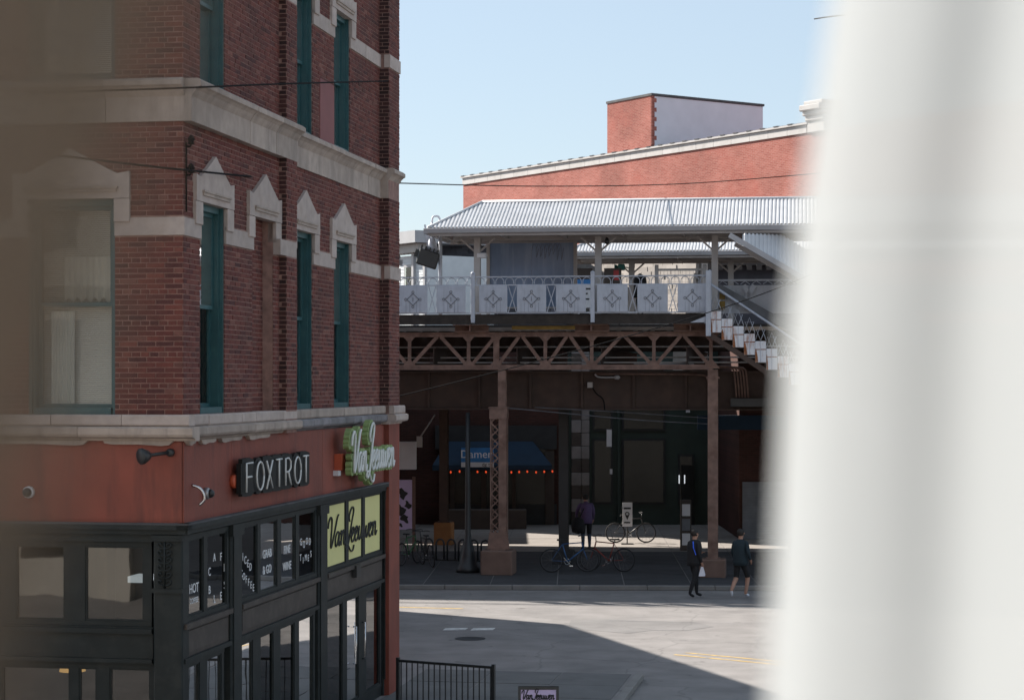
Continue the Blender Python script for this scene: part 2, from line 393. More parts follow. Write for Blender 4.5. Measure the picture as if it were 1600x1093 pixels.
mat('skin', (.36, .2, .14), .55); mat('dark_glass', (.012, .014, .014), .22, spec=.35, var=.2); mat('hair_dark', (.015, .012, .01), .7)
mat('cloth_black', (.009, .009, .011), .85); mat('cloth_navy', (.01, .022, .03), .85); mat('cloth_purple', (.10, .065, .15), .85); mat('cloth_jean', (.05, .07, .11), .85)
mat('shoe_white', (.6, .62, .68), .6); mat('bag_white', (.6, .6, .66), .6)
mat('tyre', (.015, .015, .016), .8); mat('chrome', (.5, .5, .52), .2, metal=1.0); mat('rim_dull', (.09, .09, .1), .5, metal=.3)
mat('bike_blue', (.03, .10, .25), .4); mat('bike_green', (.03, .14, .05), .4); mat('bike_black', (.02, .02, .02), .4); mat('bike_red', (.2, .03, .02), .4)
mat('copper_green', (.02, .13, .11), .7)
mat('windbreak_film', (.17, .25, .38), .3, var=.25, scale=.8, c2=(.3, .38, .5), c2amt=.6, c2scale=1.5, streak=(4, 4, .3))
emit('bulb_red', (1.0, .10, .025), .25); emit('lamp_glow', (1.0, .55, .18), .4); mat('highlight_blue', (.03, .12, .75), .7)
emit('tube_white', (.9, .95, 1.0), .3)
glass('window_glass', (.8, .84, .84), 1.0, 1.55)
glass('shop_glass', (.35, .38, .38), 1.0, 1.75)
glass('soft_glass', (.7, .75, .8), 1.0, 1.45)
sheer('curtain_white', (.80, .85, .88), .03, .36)
sheer('curtain_taupe', (.45, .36, .28), .06, .5)
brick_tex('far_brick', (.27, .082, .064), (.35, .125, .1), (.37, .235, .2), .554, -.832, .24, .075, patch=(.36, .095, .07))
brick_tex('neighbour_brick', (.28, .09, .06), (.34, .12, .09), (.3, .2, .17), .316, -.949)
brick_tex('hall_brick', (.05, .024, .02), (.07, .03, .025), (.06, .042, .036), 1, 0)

def px2(px, depth):            # where a bearing meets a depth (used while laying out the plan)
    return (px - 800) / 3200.0 * depth
def hz(py, depth):
    return CAMZ + (599 - py) / 3200.0 * depth

# ================================================================== the ground
g = MB()
g.quad((-400, -200, 0), (400, -200, 0), (400, 900, 0), (-400, 900, 0))
obj('road', g, 'asphalt', origin=(0, 0, 0), kind='structure')
# corner building frame: right-hand street face RF and front face FF
C0 = V((-4.016, 25, 0))
RU = V((.1693, .9856, 0)).normalized()
RF = Fr(C0, RU, (RU.y, -RU.x, 0))              # x along the street face, y outwards
FF = Fr(C0, (-RU.y, RU.x, 0), (-RU.x, -RU.y, 0))
LEN_R, LEN_F = 11.36, 14.0
def RS(px):
    q = px - 800
    return (C0.x * 3200 - q * C0.y) / (q * RU.y - RU.x * 3200)
def FS(px):
    q = px - 800
    return (q * C0.y - C0.x * 3200) / (-RU.y * 3200 - q * RU.x)

def slabs(F, a0, a1, b0, b1, z, na, nb, mname, parent, gap=.012):
    """pavement flags, each an object of its own; returns nothing"""
    da = (a1 - a0) / na; db = (b1 - b0) / nb
    for i in range(na):
        for j in range(nb):
            m = MB(); x = F(a0 + da * (i + .5), b0 + db * (j + .5), 0)
            G = Fr(x, F.x, F.y)
            m.box(G, -da / 2 + gap, da / 2 - gap, -db / 2 + gap, db / 2 - gap, z - .05, z + random.uniform(-.003, .003), random.random())
            obj('paving_slab', m, mname, parent, origin=x)

# pavement round the corner building: bed, kerb stones, flags
walk = obj('pavement_corner', MB().box(RF, -3.2, LEN_R + 2.6, -.2, 4.0, .0, .112).box(FF, .3, LEN_F, -.2, 3.1, .0, .1115), 'asphalt', origin=C0, kind='structure')
slabs(RF, -3.1, LEN_R + 2.5, 0.05, 3.95, .12, 11, 3, 'corner_flag', walk)
for i in range(10):
    m = MB(); a = -3.2 + i * 1.72
    m.bbox(RF, a + .006, a + 1.714, 4.0, 4.16, 0, .13, .015, random.random()); obj('kerb_stone', m, 'kerb_stone', walk)

# the far pavement that runs under the railway
WF = Fr((0, 54.6, 0), (1, -.03, 0), (.03, 1, 0))
walk2 = obj('pavement_station', MB().box(WF, -40, 40, .16, 26, 0, .112), 'asphalt', origin=(0, 54.6, 0), kind='structure')
slabs(WF, -6, 12, .2, 11.2, .12, 10, 7, 'paver_shaded', walk2, .012)  # front rows darkened: the railway's shade is put into the slab colour
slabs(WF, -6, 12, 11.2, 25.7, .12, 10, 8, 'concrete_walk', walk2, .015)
walk3 = MB()
walk3.box(WF, -40, -6, .2, 25.7, .1, .12).box(WF, 12, 40, .2, 25.7, .1, .12)
obj('paving_field', walk3, 'concrete_walk', walk2)
for i in range(12):
    m = MB(); a = -9 + i * 1.8
    m.bbox(WF, a + .006, a + 1.794, .0, .16, 0, .13, .015, random.random()); obj('kerb_stone', m, 'kerb_stone', walk2)
# road markings
m = MB()
for (x0, y0, x1, y1) in ((3.3, 41.6, 7.2, 38.6), (3.55, 41.9, 7.5, 38.9)):
    d = V((x1 - x0, y1 - y0, 0)).normalized(); n_ = V((-d.y, d.x, 0)) * .05
    a, b = V((x0, y0, .004)), V((x1, y1, .004)); m.quad(a - n_, b - n_, b + n_, a + n_)
for (x0, y0, x1, y1) in ((-5.0, 50.9, -1.2, 50.1),):
    d = V((x1 - x0, y1 - y0, 0)).normalized(); n_ = V((-d.y, d.x, 0)) * .06
    a, b = V((x0, y0, .004)), V((x1, y1, .004)); m.quad(a - n_, b - n_, b + n_, a + n_)
obj('road_marking_yellow', m, 'road_yellow', origin=(5, 40, 0), kind='structure')
m = MB()
for i in range(2):
    x0 = -1.55 + i * .62
    m.quad((x0, 45.7, .004), (x0 + .5, 45.75, .004), (x0 + .56, 46.15, .004), (x0 + .06, 46.1, .004))
obj('road_marking_white', m, 'road_white', origin=(-1.2, 46, 0), kind='structure')
for pl in ([(1.4, 47.7), (2.2, 47.75), (3.1, 47.5), (4.2, 47.2), (4.6, 46.4), (4.0, 45.7), (3.2, 45.6), (2.6, 45.2), (1.7, 45.7), (1.2, 46.6)],):
    m = MB(); m.add([(x + random.uniform(-.12, .12), y + random.uniform(-.1, .1), .004) for x, y in pl], [tuple(range(len(pl)))]); obj('road_patch', m, 'asphalt_patch', kind='structure')
# iron drain cover in the street
m = MB(); m.lathe(Fr((-.9, 44.2, .002), (1, 0, 0), (0, 1, 0)), [(.33, 0), (.33, .006), (.3, .008), (.001, .008)], 20)
obj('drain_cover', m, 'metal_dark', label='round iron drain cover in the shaded street', cat='drain cover')

# ================================================================== the corner building
house = empty('corner_building', C0, 'dark red brick corner building with pale stone bands and teal windows', 'building')
CO = .064                                   # brick course
ROOF = 13.9
RC = [(RS(330.5), RS(301.6), RS(359.6)), (RS(410), RS(384), RS(435.5)), (RS(480.5), RS(457.7), RS(502.8)), (RS(540), RS(520.9), RS(559))]
hood_r = [(.5 * (a + b) - .77, .5 * (a + b) + .77) for _, a, b in RC]
open_r = [(.5 * (a + b) - .5, .5 * (a + b) + .5) for _, a, b in RC]
FW0, FW1 = FS(180), FS(180) + 1.12           # the front window opening
hood_f = [(FW0 - .2, FW1 + .2)]; open_f = [(FW0, FW1)]
SILL, HEAD = 5.12, 7.79
BAND0, BAND1 = 7.31, 7.53
COR0, COR1 = 8.70, 9.22
F3 = 3.65
PIL = (RS(436), RS(452))                    # little pilaster between the two bays
END = (RS(599), LEN_R)                      # end pilaster
BAYB = -.07                                 # wall of the second bay sits back

def cells(a0, a1, c0, c1, holes):
    xs = sorted({a0, a1, *[h[0] for h in holes], *[h[1] for h in holes]}); zs = sorted({c0, c1, *[h[2] for h in holes], *[h[3] for h in holes]})
    xs = [x for x in xs if a0 <= x <= a1]; zs = [z for z in zs if c0 <= z <= c1]
    for i in range(len(xs) - 1):
        for j in range(len(zs) - 1):
            mx, mz = (xs[i] + xs[i + 1]) / 2, (zs[j] + zs[j + 1]) / 2
            if not any(h[0] < mx < h[1] and h[2] < mz < h[3] for h in holes):
                yield xs[i], xs[i + 1], zs[j], zs[j + 1]

def wall_quads(m, F, a0, a1, c0, c1, off, holes, deep=.3):
    for x0, x1, z0, z1 in cells(a0, a1, c0, c1, holes):
        m.quad(F(x0, off, z0), F(x1, off, z0), F(x1, off, z1), F(x0, off, z1))
    for h in holes:
        if h[0] < a0 or h[1] > a1: continue
        p = [(h[0], h[2]), (h[1], h[2]), (h[1], h[3]), (h[0], h[3])]
        for i in range(4):
            (x0, z0), (x1, z1) = p[i], p[(i + 1) % 4]
            m.quad(F(x0, off, z0), F(x1, off, z1), F(x1, off - deep, z1), F(x0, off - deep, z0))

def bricks(m, F, a0, a1, c0, c1, off, holes, singles=None, pick=None):
    k = 0; z = c0
    while z + CO * .6 < c1:
        L = .232; a = a0 - (L / 2 if k % 2 else 0)
        if k % 6 == 5: L = .116; a = a0 - .04
        while a < a1:
            x0, x1 = max(a + .007, a0), min(a + L - .007, a1); zz0, zz1 = z + .0065, min(z + CO - .0065, c1)
            segs = [(x0, x1)]
            for h in holes:
                if h[2] < (zz0 + zz1) / 2 < h[3]:
                    ns = []
                    for s0, s1 in segs:
                        if h[1] <= s0 or h[0] >= s1: ns.append((s0, s1)); continue
                        if h[0] > s0: ns.append((s0, h[0]))
                        if h[1] < s1: ns.append((h[1], s1))
                    segs = ns
            for s0, s1 in segs:
                if s1 - s0 < .03: continue
                if singles is not None and len(singles) < 300 and s1 - s0 > .2 and pick(s0, z):
                    singles.append((F, (s0 + s1) / 2, z, off)); continue
                o1 = off + random.uniform(.004, .010)
                r = random.random()
                p = [F(s0, off - .01, zz0), F(s1, off - .01, zz0), F(s1, off - .01, zz1), F(s0, off - .01, zz1),
                     F(s0, o1, zz0), F(s1, o1, zz0), F(s1, o1, zz1), F(s0, o1, zz1)]
                m.add(p, [(4, 5, 6, 7), (0, 1, 5, 4), (1, 2, 6, 5), (2, 3, 7, 6), (3, 0, 4, 7)], r)
            a += L
        z += CO; k += 1

def hole_set(opens, top3=True, f3=True):
    hs = [(a, b, SILL, HEAD) for a, b in opens]
    if f3: hs += [(a, b, COR1 - .02, HEAD + F3) for a, b in opens]
    return hs
# niche (second bay of openings) is bricked up on the lower floor and blank above
holes_R = [(a, b, SILL, HEAD) for i, (a, b) in enumerate(open_r)] + [(open_r[i][0], open_r[i][1], COR1 - .02, HEAD + F3) for i in (0, 2, 3)]
holes_F = hole_set(open_f)
FBASE = 4.80                                # top of the painted fascia
mort = MB(); bk = MB(); singles = []
def stone_blocks(h):                        # what bricks keep clear of
    out = []
    for (a, b) in h: out.append((a, b, BAND1 - .05, 8.08)); out.append((a, b, BAND1 + F3 - .05, 8.08 + F3))
    return out
band_holes = [(-50, 50, BAND0, BAND1), (-50, 50, COR0, COR1 - .02), (-50, 50, BAND0 + F3, BAND1 + F3)]
pickf = lambda s, z: (.0 < s < .98) and 5.0 < z < 8.7
# front face
wall_quads(mort, FF, 0, LEN_F, 4.8, ROOF, 0, holes_F)
bricks(bk, FF, 0.0, 4.2, SILL, ROOF - .4, 0, holes_F + band_holes + stone_blocks(hood_f), singles, pickf)
# street face, bay A, pilaster, bay B, end pilaster
hA = [h for h in holes_R if h[1] < PIL[0] + .05]; hB = [h for h in holes_R if h[0] > PIL[1] - .05]
wall_quads(mort, RF, 0, PIL[0], 4.8, ROOF, 0, hA)
bricks(bk, RF, 0, PIL[0], SILL, ROOF - .4, 0, hA + band_holes + stone_blocks(hood_r[:2]))
mort.box(RF, PIL[0], PIL[1], -.3, .11, 4.8, ROOF)
bricks(bk, RF, PIL[0], PIL[1], SILL, ROOF - .4, .11, band_holes)
wall_quads(mort, RF, PIL[1], END[0], 4.8, ROOF, BAYB, hB)
bricks(bk, RF, PIL[1], END[0], SILL, ROOF - .4, BAYB, hB + band_holes + stone_blocks(hood_r[2:]))
mort.box(RF, END[0], END[1], -.3, .10, 4.8, ROOF)
bricks(bk, RF, END[0], END[1], SILL, ROOF - .4, .10, band_holes)
sb = MB()  # darker brick tones on the near returns of both pilasters
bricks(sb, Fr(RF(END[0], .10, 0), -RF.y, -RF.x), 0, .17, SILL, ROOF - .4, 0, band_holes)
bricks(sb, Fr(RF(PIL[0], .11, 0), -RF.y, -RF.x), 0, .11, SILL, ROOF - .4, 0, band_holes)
# rear and far side walls, roof, floors inside
mort.quad(RF(LEN_R, .1, 0), RF(LEN_R, -LEN_F, 0), RF(LEN_R, -LEN_F, ROOF), RF(LEN_R, .1, ROOF))
mort.quad(FF(LEN_F, 0, 0), RF(LEN_R, -LEN_F, 0), RF(LEN_R, -LEN_F, ROOF), FF(LEN_F, 0, ROOF))
obj('wall', mort, 'mortar', house, fix=False)
obj('brickwork', bk, 'brick', house, kind='stuff')
obj('dark_brickwork', sb, 'brick_dark', house, kind='stuff')
variants = []
for k in range(10):
    m = MB(); m.add([FF(a, b, c) for a, b, c in ((-.11, -.01, 0), (.11, -.01, 0), (.11, -.01, .053), (-.11, -.01, .053), (-.11, .005 + .0006 * k, 0), (.11, .005 + .0006 * k, 0), (.11, .005 + .0006 * k, .053), (-.11, .005 + .0006 * k, .053))],
          [(4, 5, 6, 7), (0, 1, 5, 4), (1, 2, 6, 5), (2, 3, 7, 6), (3, 0, 4, 7)], (k + .5) / 10)
    b = obj('brick', m, 'brick', house, origin=C0); variants.append(b)
used = set()
for (F, s, z, off) in singles:
    k = random.randrange(10); p = F(s, off, z + .006)
    if k in used: share(variants[k], house, p)
    else: variants[k].location = p - C0; used.add(k)
m = MB(); m.quad(FF(0, 0, ROOF - .3), FF(LEN_F, 0, ROOF - .3), RF(LEN_R, -LEN_F, ROOF - .3), RF(LEN_R, 0, ROOF - .3)); obj('roof', m, 'roof_felt', house)
m = MB()
for z in (4.75, 8.75): m.quad(FF(.3, -.3, z), FF(LEN_F, -.3, z), RF(LEN_R - .1, -LEN_F, z), RF(LEN_R - .1, -.4, z))
for b in (-2.6,): m.quad(RF(.4, b, .1), RF(LEN_R, b, .1), RF(LEN_R, b, ROOF - .4), RF(.4, b, ROOF - .4))
for b in (-2.6,): m.quad(FF(.4, b, 4.76), FF(LEN_F, b, 4.76), FF(LEN_F, b, ROOF - .4), FF(.4, b, ROOF - .4))
m.quad(FF(.4, -4.6, .1), FF(LEN_F, -4.6, .1), FF(LEN_F, -4.6, 4.7), FF(.4, -4.6, 4.7))
obj('partition', m, 'room_dark', house)

# --- stone: blocks along a profile
def moulding(F, a0, a1, prof, step, mname, name, joint=.004, jit=.03):
    """a run of stone blocks with a moulded profile [(out, z), ...]"""
    n = max(1, round((a1 - a0) / step)); cuts = [a0 + (a1 - a0) * (i + (random.uniform(-jit, jit) * 3 if 0 < i < n else 0)) / n for i in range(n + 1)]
    for i in range(n):
        m = MB(); x0 = cuts[i] + (joint if i else 0); x1 = cuts[i + 1] - (joint if i < n - 1 else 0)
        dz = random.uniform(-.003, .003); do = random.uniform(-.003, .003)
        P = len(prof)
        vs = [F(x0, o + do, z + dz) for o, z in prof] + [F(x1, o + do, z + dz) for o, z in prof]
        fs = [tuple(range(P)), tuple(range(2 * P - 1, P - 1, -1))] + [(j, P + j, P + (j + 1) % P, (j + 1) % P) for j in range(P)]
        m.add(vs, fs, random.random()); obj(name, m, mname, house)
def cprof(o, z0=COR0, z1=COR1):      # string-course cornice with a frieze below
    h = z1 - z0
    return [(o - .1, z0), (o + .03, z0), (o + .03, z0 + h * .58), (o + .045, z0 + h * .62), (o + .06, z0 + h * .66), (o + .085, z0 + h * .74), (o + .12, z0 + h * .8), (o + .15, z0 + h * .83), (o + .15, z0 + h * .94), (o + .11, z1), (o - .1, z1)]
moulding(FF, -.03, 4.2, cprof(0), 1.15, 'limestone', 'cornice_stone')
moulding(RF, -.03, PIL[1] + .04, cprof(0.085), 1.1, 'limestone', 'cornice_stone')
moulding(RF, PIL[1] + .04, END[0], cprof(BAYB), 1.0, 'limestone', 'cornice_stone')
moulding(RF, END[0] - .04, END[1] + .02, cprof(.06), 2, 'limestone', 'cornice_stone')
# lintel-level band, two floors
for dz in (0, F3):
    bp = lambda o: [(o - .08, BAND0 + dz), (o + .028, BAND0 + dz), (o + .028, BAND1 + dz), (o - .08, BAND1 + dz)]
    xs = [0.0] + [v for (a, b) in open_f for v in (a, b)] + [4.2]
    for i in range(0, len(xs), 2): moulding(FF, xs[i] - (.028 if i == 0 else 0), xs[i + 1], bp(0), 1.0, 'limestone_pale', 'band_stone')
    ops = open_r if dz == 0 else [open_r[0], open_r[2], open_r[3]]
    edges = [0.0]
    for a, b in ops: edges += [a, b]
    edges.append(END[0])
    for i in range(0, len(edges), 2):
        a, b = edges[i], edges[i + 1]
        if a < PIL[1] < b:
            moulding(RF, a, PIL[1], bp(.085), .9, 'limestone_pale', 'band_stone'); moulding(RF, PIL[1], b, bp(BAYB), .9, 'limestone_pale', 'band_stone')
        else: moulding(RF, a, b, bp(0 if b < PIL[1] else BAYB), .9, 'limestone_pale', 'band_stone')
    moulding(RF, END[0] - .028, END[1] + .01, bp(.10), 2, 'limestone_pale', 'band_stone')
# --- window hoods with a pointed top
def hood(F, h, op, off, dz):
    a0, a1 = h; o0, o1 = op; c = (a0 + a1) / 2
    m = MB(); y0, y1 = off - .08, off + .055
    H = HEAD + dz; T = 8.10 + dz
    poly = [(o0, H), (o1, H), (o1, H + .0), (a1, H), (a1, T), (a1 - .13, T - .02), (c + .24, T + .06), (c, T + .30), (c - .24, T + .06), (a0 + .13, T - .02), (a0, T), (a0, H)]
    poly = [(a0, H - .02), (a1, H - .02), (a1, T), (a1 - .16, T - .025), (c + .28, T + .138), (c, T + .29), (c - .28, T + .138), (a0 + .16, T - .025), (a0, T)]
    m.prism(F, poly, y0, y1, random.random())
    hd = obj('window_hood', m, 'limestone_pale', house)
    m = MB(); m.box(F, o0 - .06, o1 + .06, y1 - .01, y1 + .035, H + .10, H + .125).box(F, o0 - .04, o1 + .04, y1 - .01, y1 + .02, H + .06, H + .10); obj('drip_mould', m, 'limestone', hd)
    for x0, x1 in ((a0, o0), (o1, a1)):
        m = MB(); m.bbox(F, x0, x1, y0, y1 - .004, BAND1 + dz - .05, H - .024, .006, random.random()); obj('hood_leg', m, 'limestone_pale', hd)
for i, (h, op) in enumerate(zip(hood_r, open_r)):
    hood(RF, h, op, 0 if i < 2 else BAYB, 0)
    if i != 1: hood(RF, h, op, 0 if i < 2 else BAYB, F3)
for dz in (0, F3): hood(FF, hood_f[0], open_f[0], 0, dz)
# --- sill course: two tiers, carved lower tier on the corner bay, plain slate-coloured on the second
up = lambda o: [(o - .1, 4.98), (o + .10, 4.98), (o + .115, 5.0), (o + .115, 5.10), (o + .10, 5.118), (o - .1, 5.118)]
lo = lambda o: [(o - .1, 4.80), (o + .05, 4.80), (o + .07, 4.83), (o + .16, 4.85), (o + .18, 4.88), (o + .18, 4.955), (o + .14, 4.975), (o - .1, 4.975)]
moulding(FF, -.115, 4.2, up(0), .85, 'limestone_pale', 'sill_stone'); moulding(FF, -.18, 4.2, lo(0), 1.4, 'limestone', 'plinth_stone')
moulding(RF, -.0, PIL[1] + .02, up(0), .72, 'limestone_pale', 'sill_stone'); moulding(RF, -.0, PIL[1] + .06, lo(0), 2.2, 'limestone', 'plinth_stone')
moulding(RF, PIL[1] + .02, END[0], up(BAYB), .95, 'limestone', 'sill_stone'); moulding(RF, PIL[1] + .06, END[0], lo(BAYB - .02), .48, 'slate_stone', 'plinth_stone')
moulding(RF, END[0], END[1] + .08, up(.08), 2, 'limestone_pale', 'sill_stone'); moulding(RF, END[0] - .05, END[1] + .12, lo(.06), 2, 'limestone_pale', 'plinth_stone')
# broken carved edge under the lower tier: small tapering brackets
for (F, a, w) in [(RF, .0, .3), (RF, .5, .6), (RF, 1.3, .9), (RF, 2.5, 1.0), (FF, .1, .9), (FF, 1.2, 1.3)]:
    m = MB(); m.prism(F, [(a, 4.802), (a + w, 4.802), (a + w - .02, 4.77), (a + w - .12, 4.755), (a + w * .5, 4.757), (a + .16, 4.74), (a + .06, 4.75)], .012, .07, random.random()); obj('carved_edge', m, 'limestone', house)

# --- windows (teal timber sashes set deep in the wall)
def sash_window(F, a0, a1, z0, z1, off, blinds=False, curtain=False):
    m = MB(); d0, d1 = off - .06, off - .20          # outer frame between these depths
    fw = .06
    m.box(F, a0, a0 + fw, d1, d0, z0, z1).box(F, a1 - fw, a1, d1, d0, z0, z1).box(F, a0 + fw, a1 - fw, d1, d0, z1 - .10, z1).box(F, a0 + fw, a1 - fw, d1, d0 + .05, z0, z0 + .08)
    m.box(F, a0 + .001, a0 + .03, d0, d0 + .05, z0, z1 - .001).box(F, a1 - .03, a1 - .001, d0, d0 + .05, z0, z1 - .001)
    w = obj('window', m, 'teal_paint', house)
    mid = z0 + (z1 - z0) * .50
    for zz0, zz1, dd in ((mid, z1 - .10, d0 - .07), (z0 + .08, mid + .05, d0 - .11)):
        m = MB(); t = .05
        m.box(F, a0 + fw + .002, a0 + fw + t, dd - .04, dd, zz0, zz1).box(F, a1 - fw - t, a1 - fw - .002, dd - .04, dd, zz0, zz1).box(F, a0 + fw + t, a1 - fw - t, dd - .04, dd, zz0, zz0 + t).box(F, a0 + fw + t, a1 - fw - t, dd - .04, dd, zz1 - t, zz1)
        obj('sash', m, 'teal_paint', w)
        m = MB(); y = dd - .025; m.quad(F(a0 + fw + t, y, zz0 + t), F(a1 - fw - t, y, zz0 + t), F(a1 - fw - t, y, zz1 - t), F(a0 + fw + t, y, zz1 - t)); obj('pane', m, 'window_glass', w)
    if blinds:
        m = MB(); z = z0 + .1
        while z < z1 - .12:
            m.quad(F(a0 + .08, off - .27, z), F(a1 - .08, off - .27, z), F(a1 - .08, off - .285, z + .021), F(a0 + .08, off - .285, z + .021)); z += .025
        obj('blind', m, 'blind_slat', w)
    if curtain:
        m = MB(); n = 40
        for zz0, zz1, x0, x1 in ((z0 + .1, z0 + 1.28, a0 + .62, a0 + .92), (z0 + 1.42, z0 + 1.95, a0 + .1, a0 + .75)):
            for i in range(n):
                s0, s1 = x0 + (x1 - x0) * i / n, x0 + (x1 - x0) * (i + 1) / n
                y0 = off - .245 + .012 * math.sin(i * 1.3); y1 = off - .245 + .012 * math.sin((i + 1) * 1.3)
                m.quad(F(s0, y0, zz0 + .03 * math.sin(i * .9)), F(s1, y1, zz0 + .03 * math.sin((i + 1) * .9)), F(s1, y1, zz1), F(s0, y0, zz1))
        obj('lace_curtain', m, 'lace', w)
    return w
sash_window(FF, open_f[0][0], open_f[0][1], SILL, HEAD, 0, blinds=True, curtain=True)
sash_window(FF, open_f[0][0], open_f[0][1], COR1 - .01, HEAD + F3, 0, blinds=True)
for i in (0, 2, 3):
    off = 0 if i < 2 else BAYB
    sash_window(RF, *open_r[i], SILL, HEAD, off, blinds=(i == 2)); sash_window(RF, *open_r[i], COR1 - .01, HEAD + F3, off)
# bricked-up niche
m = MB(); mo = MB(); a0, a1 = open_r[1]
mo.box(RF, a0, a1, -.24, -.16, SILL, HEAD); bricks(m, RF, a0, a1, SILL, HEAD, -.16, [])
nb = obj('blocked_window', mo, 'mortar', house); obj('brickwork', m, 'brick', nb, kind='stuff')
# plastered-over patch between the two upper windows
m = MB(); m.bbox(RF, open_r[2][1] + .42, open_r[3][0] - .02, BAYB - .01, BAYB + .016, COR1 + .02, COR1 + .98, .004); mat('plaster_red', (.22, .085, .085), .8, var=.1); obj('plaster_patch', m, 'plaster_red', house)

# --- painted fascia
m = MB()
m.box(FF, .001, LEN_F, -.02, .006, 3.78, 4.80).box(RF, -.006, END[0], -.02, .004, 3.78, 4.80).box(RF, END[0], END[1] + .02, -.05, .10, 0, 4.80)
fas = obj('fascia', m, 'fascia_red', house)
for F, cuts in ((FF, (.005, 2.6, 5.2)), (RF, (-.012, 1.9, 4.3, 6.5, END[0] - .004))):
    for x0, x1 in zip(cuts, cuts[1:]):
        m = MB(); m.box(F, x0 + .003, x1 - .003, .005, .013 + random.uniform(0, .003), 3.80, 4.78, random.random()); obj('fascia_board', m, 'fascia_red', fas)
# --- shopfront cornice and frame
m = MB()
for F, a0, a1 in ((FF, -.12, LEN_F), (RF, -.12, END[0])):
    m.box(F, a0 + .04, a1, -.05, .06, 3.66, 3.72).box(F, a0 + .02, a1, -.05, .10, 3.72, 3.775)
obj('shop_cornice', m, 'shopfront_paint', house)
lead = MB()
for F, a1 in ((FF, LEN_F), (RF, END[0])): lead.box(F, -.1, a1, -.03, .105, 3.777, 3.80)
obj('cornice_flashing', lead, 'roof_felt', house)

def shop_window(F, panes, z0, z1, off=-.02, name='transom_window', back=None):
    """frame bars around every pane and the panes themselves"""
    m = MB(); a0 = panes[0][0] - .1; a1 = panes[-1][1] + .1
    m.box(F, a0, a1, off - .05, off + .02, z0 - .06, z0).box(F, a0, a1, off - .05, off + .02, z1, z1 + .06)
    ed = [a0] + [v for p in panes for v in p] + [a1]
    for i in range(0, len(ed), 2): m.box(F, ed[i], ed[i + 1], off - .05, off + .014, z0, z1)
    for p in panes:
        t = .022
        m.box(F, p[0], p[0] + t, off - .03, off + .002, z0, z1).box(F, p[1] - t, p[1], off - .03, off + .002, z0, z1).box(F, p[0] + t, p[1] - t, off - .03, off + .002, z0, z0 + t).box(F, p[0] + t, p[1] - t, off - .03, off + .002, z1 - t, z1)
    w = obj(name, m, 'shopfront_paint', house)
    for p in panes:
        g = MB(); g.quad(F(p[0] + .02, off - .015, z0 + .02), F(p[1] - .02, off - .015, z0 + .02), F(p[1] - .02, off - .015, z1 - .02), F(p[0] + .02, off - .015, z1 - .02))
        obj('pane', g, 'shop_glass', w)
    return w
S = RS
TZ0, TZ1 = 2.63, 3.58
bays = [[(S(290), S(319)), (S(325), S(355))], [(S(378), S(403)), (S(408), S(434)), (S(440), S(463)), (S(468), S(493))]]
tw = [shop_window(RF, b, TZ0, TZ1) for b in bays]
vl = [(S(511), S(541)), (S(545.5), S(567)), (S(571), S(596))]
tw.append(shop_window(RF, vl, TZ0, 3.62))
for p in vl:
    g = MB(); g.box(RF, p[0] + .02, p[1] - .02, -.033, -.027, TZ0 + .02, 3.60); obj('poster', g, 'poster_yellow', tw[2])
# posts between the bays
m = MB()
for x0, x1, o in ((S(355) + .1, S(378) - .1, .06), (S(493) + .1, S(511) - .1, .06), (S(596) + .1, END[0], .05)):
    m = MB(); m.bbox(RF, x0, x1, -.1, o - .03, .12, 3.655, .02); m.box(RF, x0 + .05, x1 - .05, o - .03, o - .012, .4, 3.5); m.box(RF, x0 - .02, x1 + .02, -.05, o, 3.5, 3.652); obj('shop_pilaster', m, 'shopfront_paint', house)
# panelled apron between the rows
m = MB(); m2 = MB()
for b, top in ((bays[0], TZ0), (bays[1], TZ0), (vl, TZ0)):
    a0, a1 = b[0][0] - .1, b[-1][1] + .1
    m = MB(); m.box(RF, a0, a1, -.09, -.01, 2.12, top - .063); ap = obj('apron_panel', m, 'shopfront_sill', house)
    m = MB(); m.box(RF, a0, a1, -.06, .055, 2.50, 2.565); obj('sill_rail', m, 'shopfront_sill', ap)
    m = MB(); m.box(RF, a0, a1, -.06, .035, 2.08, 2.14); obj('head_rail', m, 'shopfront_paint', ap)
    m = MB(); m.box(RF, a0 + .1, a1 - .1, -.01, .008, 2.20, 2.46); obj('raised_panel', m, 'shopfront_sill', ap)
lb = [[(S(290), S(313)), (S(325), S(347))], [(S(378), S(396)), (S(408), S(428)), (S(439), S(461)), (S(468), S(490))]]
lw = [shop_window(RF, b, .62, 2.02, name='shop_window') for b in lb]
m = MB()
for b in lb: m.box(RF, b[0][0] - .1, b[-1][1] + .1, -.09, -.02, .12, .56); m.box(RF, b[0][0], b[-1][1], -.02, .0, .2, .48)
obj('stall_riser', m, 'shopfront_paint', house)
# glazed double door of the ice cream shop
dr = shop_window(RF, [(S(511), S(536)), (S(543), S(561)), (S(573), S(594))], .35, 2.02, name='shop_door')
m = MB(); m.box(RF, S(505), S(600), -.08, -.03, .12, .29); obj('kick_plate', m, 'shopfront_paint', dr)
for px in (552, 566):
    m = MB(); a = S(px); m.tube([RF(a, .0, .95), RF(a, .05, .95), RF(a, .05, 1.55), RF(a, .0, 1.55)], .014, 6); obj('door_pull', m, 'chrome', dr)
m = MB(); m.box(RF, S(549), S(556), -.03, .09, 2.36, 2.55); obj('door_lamp', m, 'metal_dark', house)
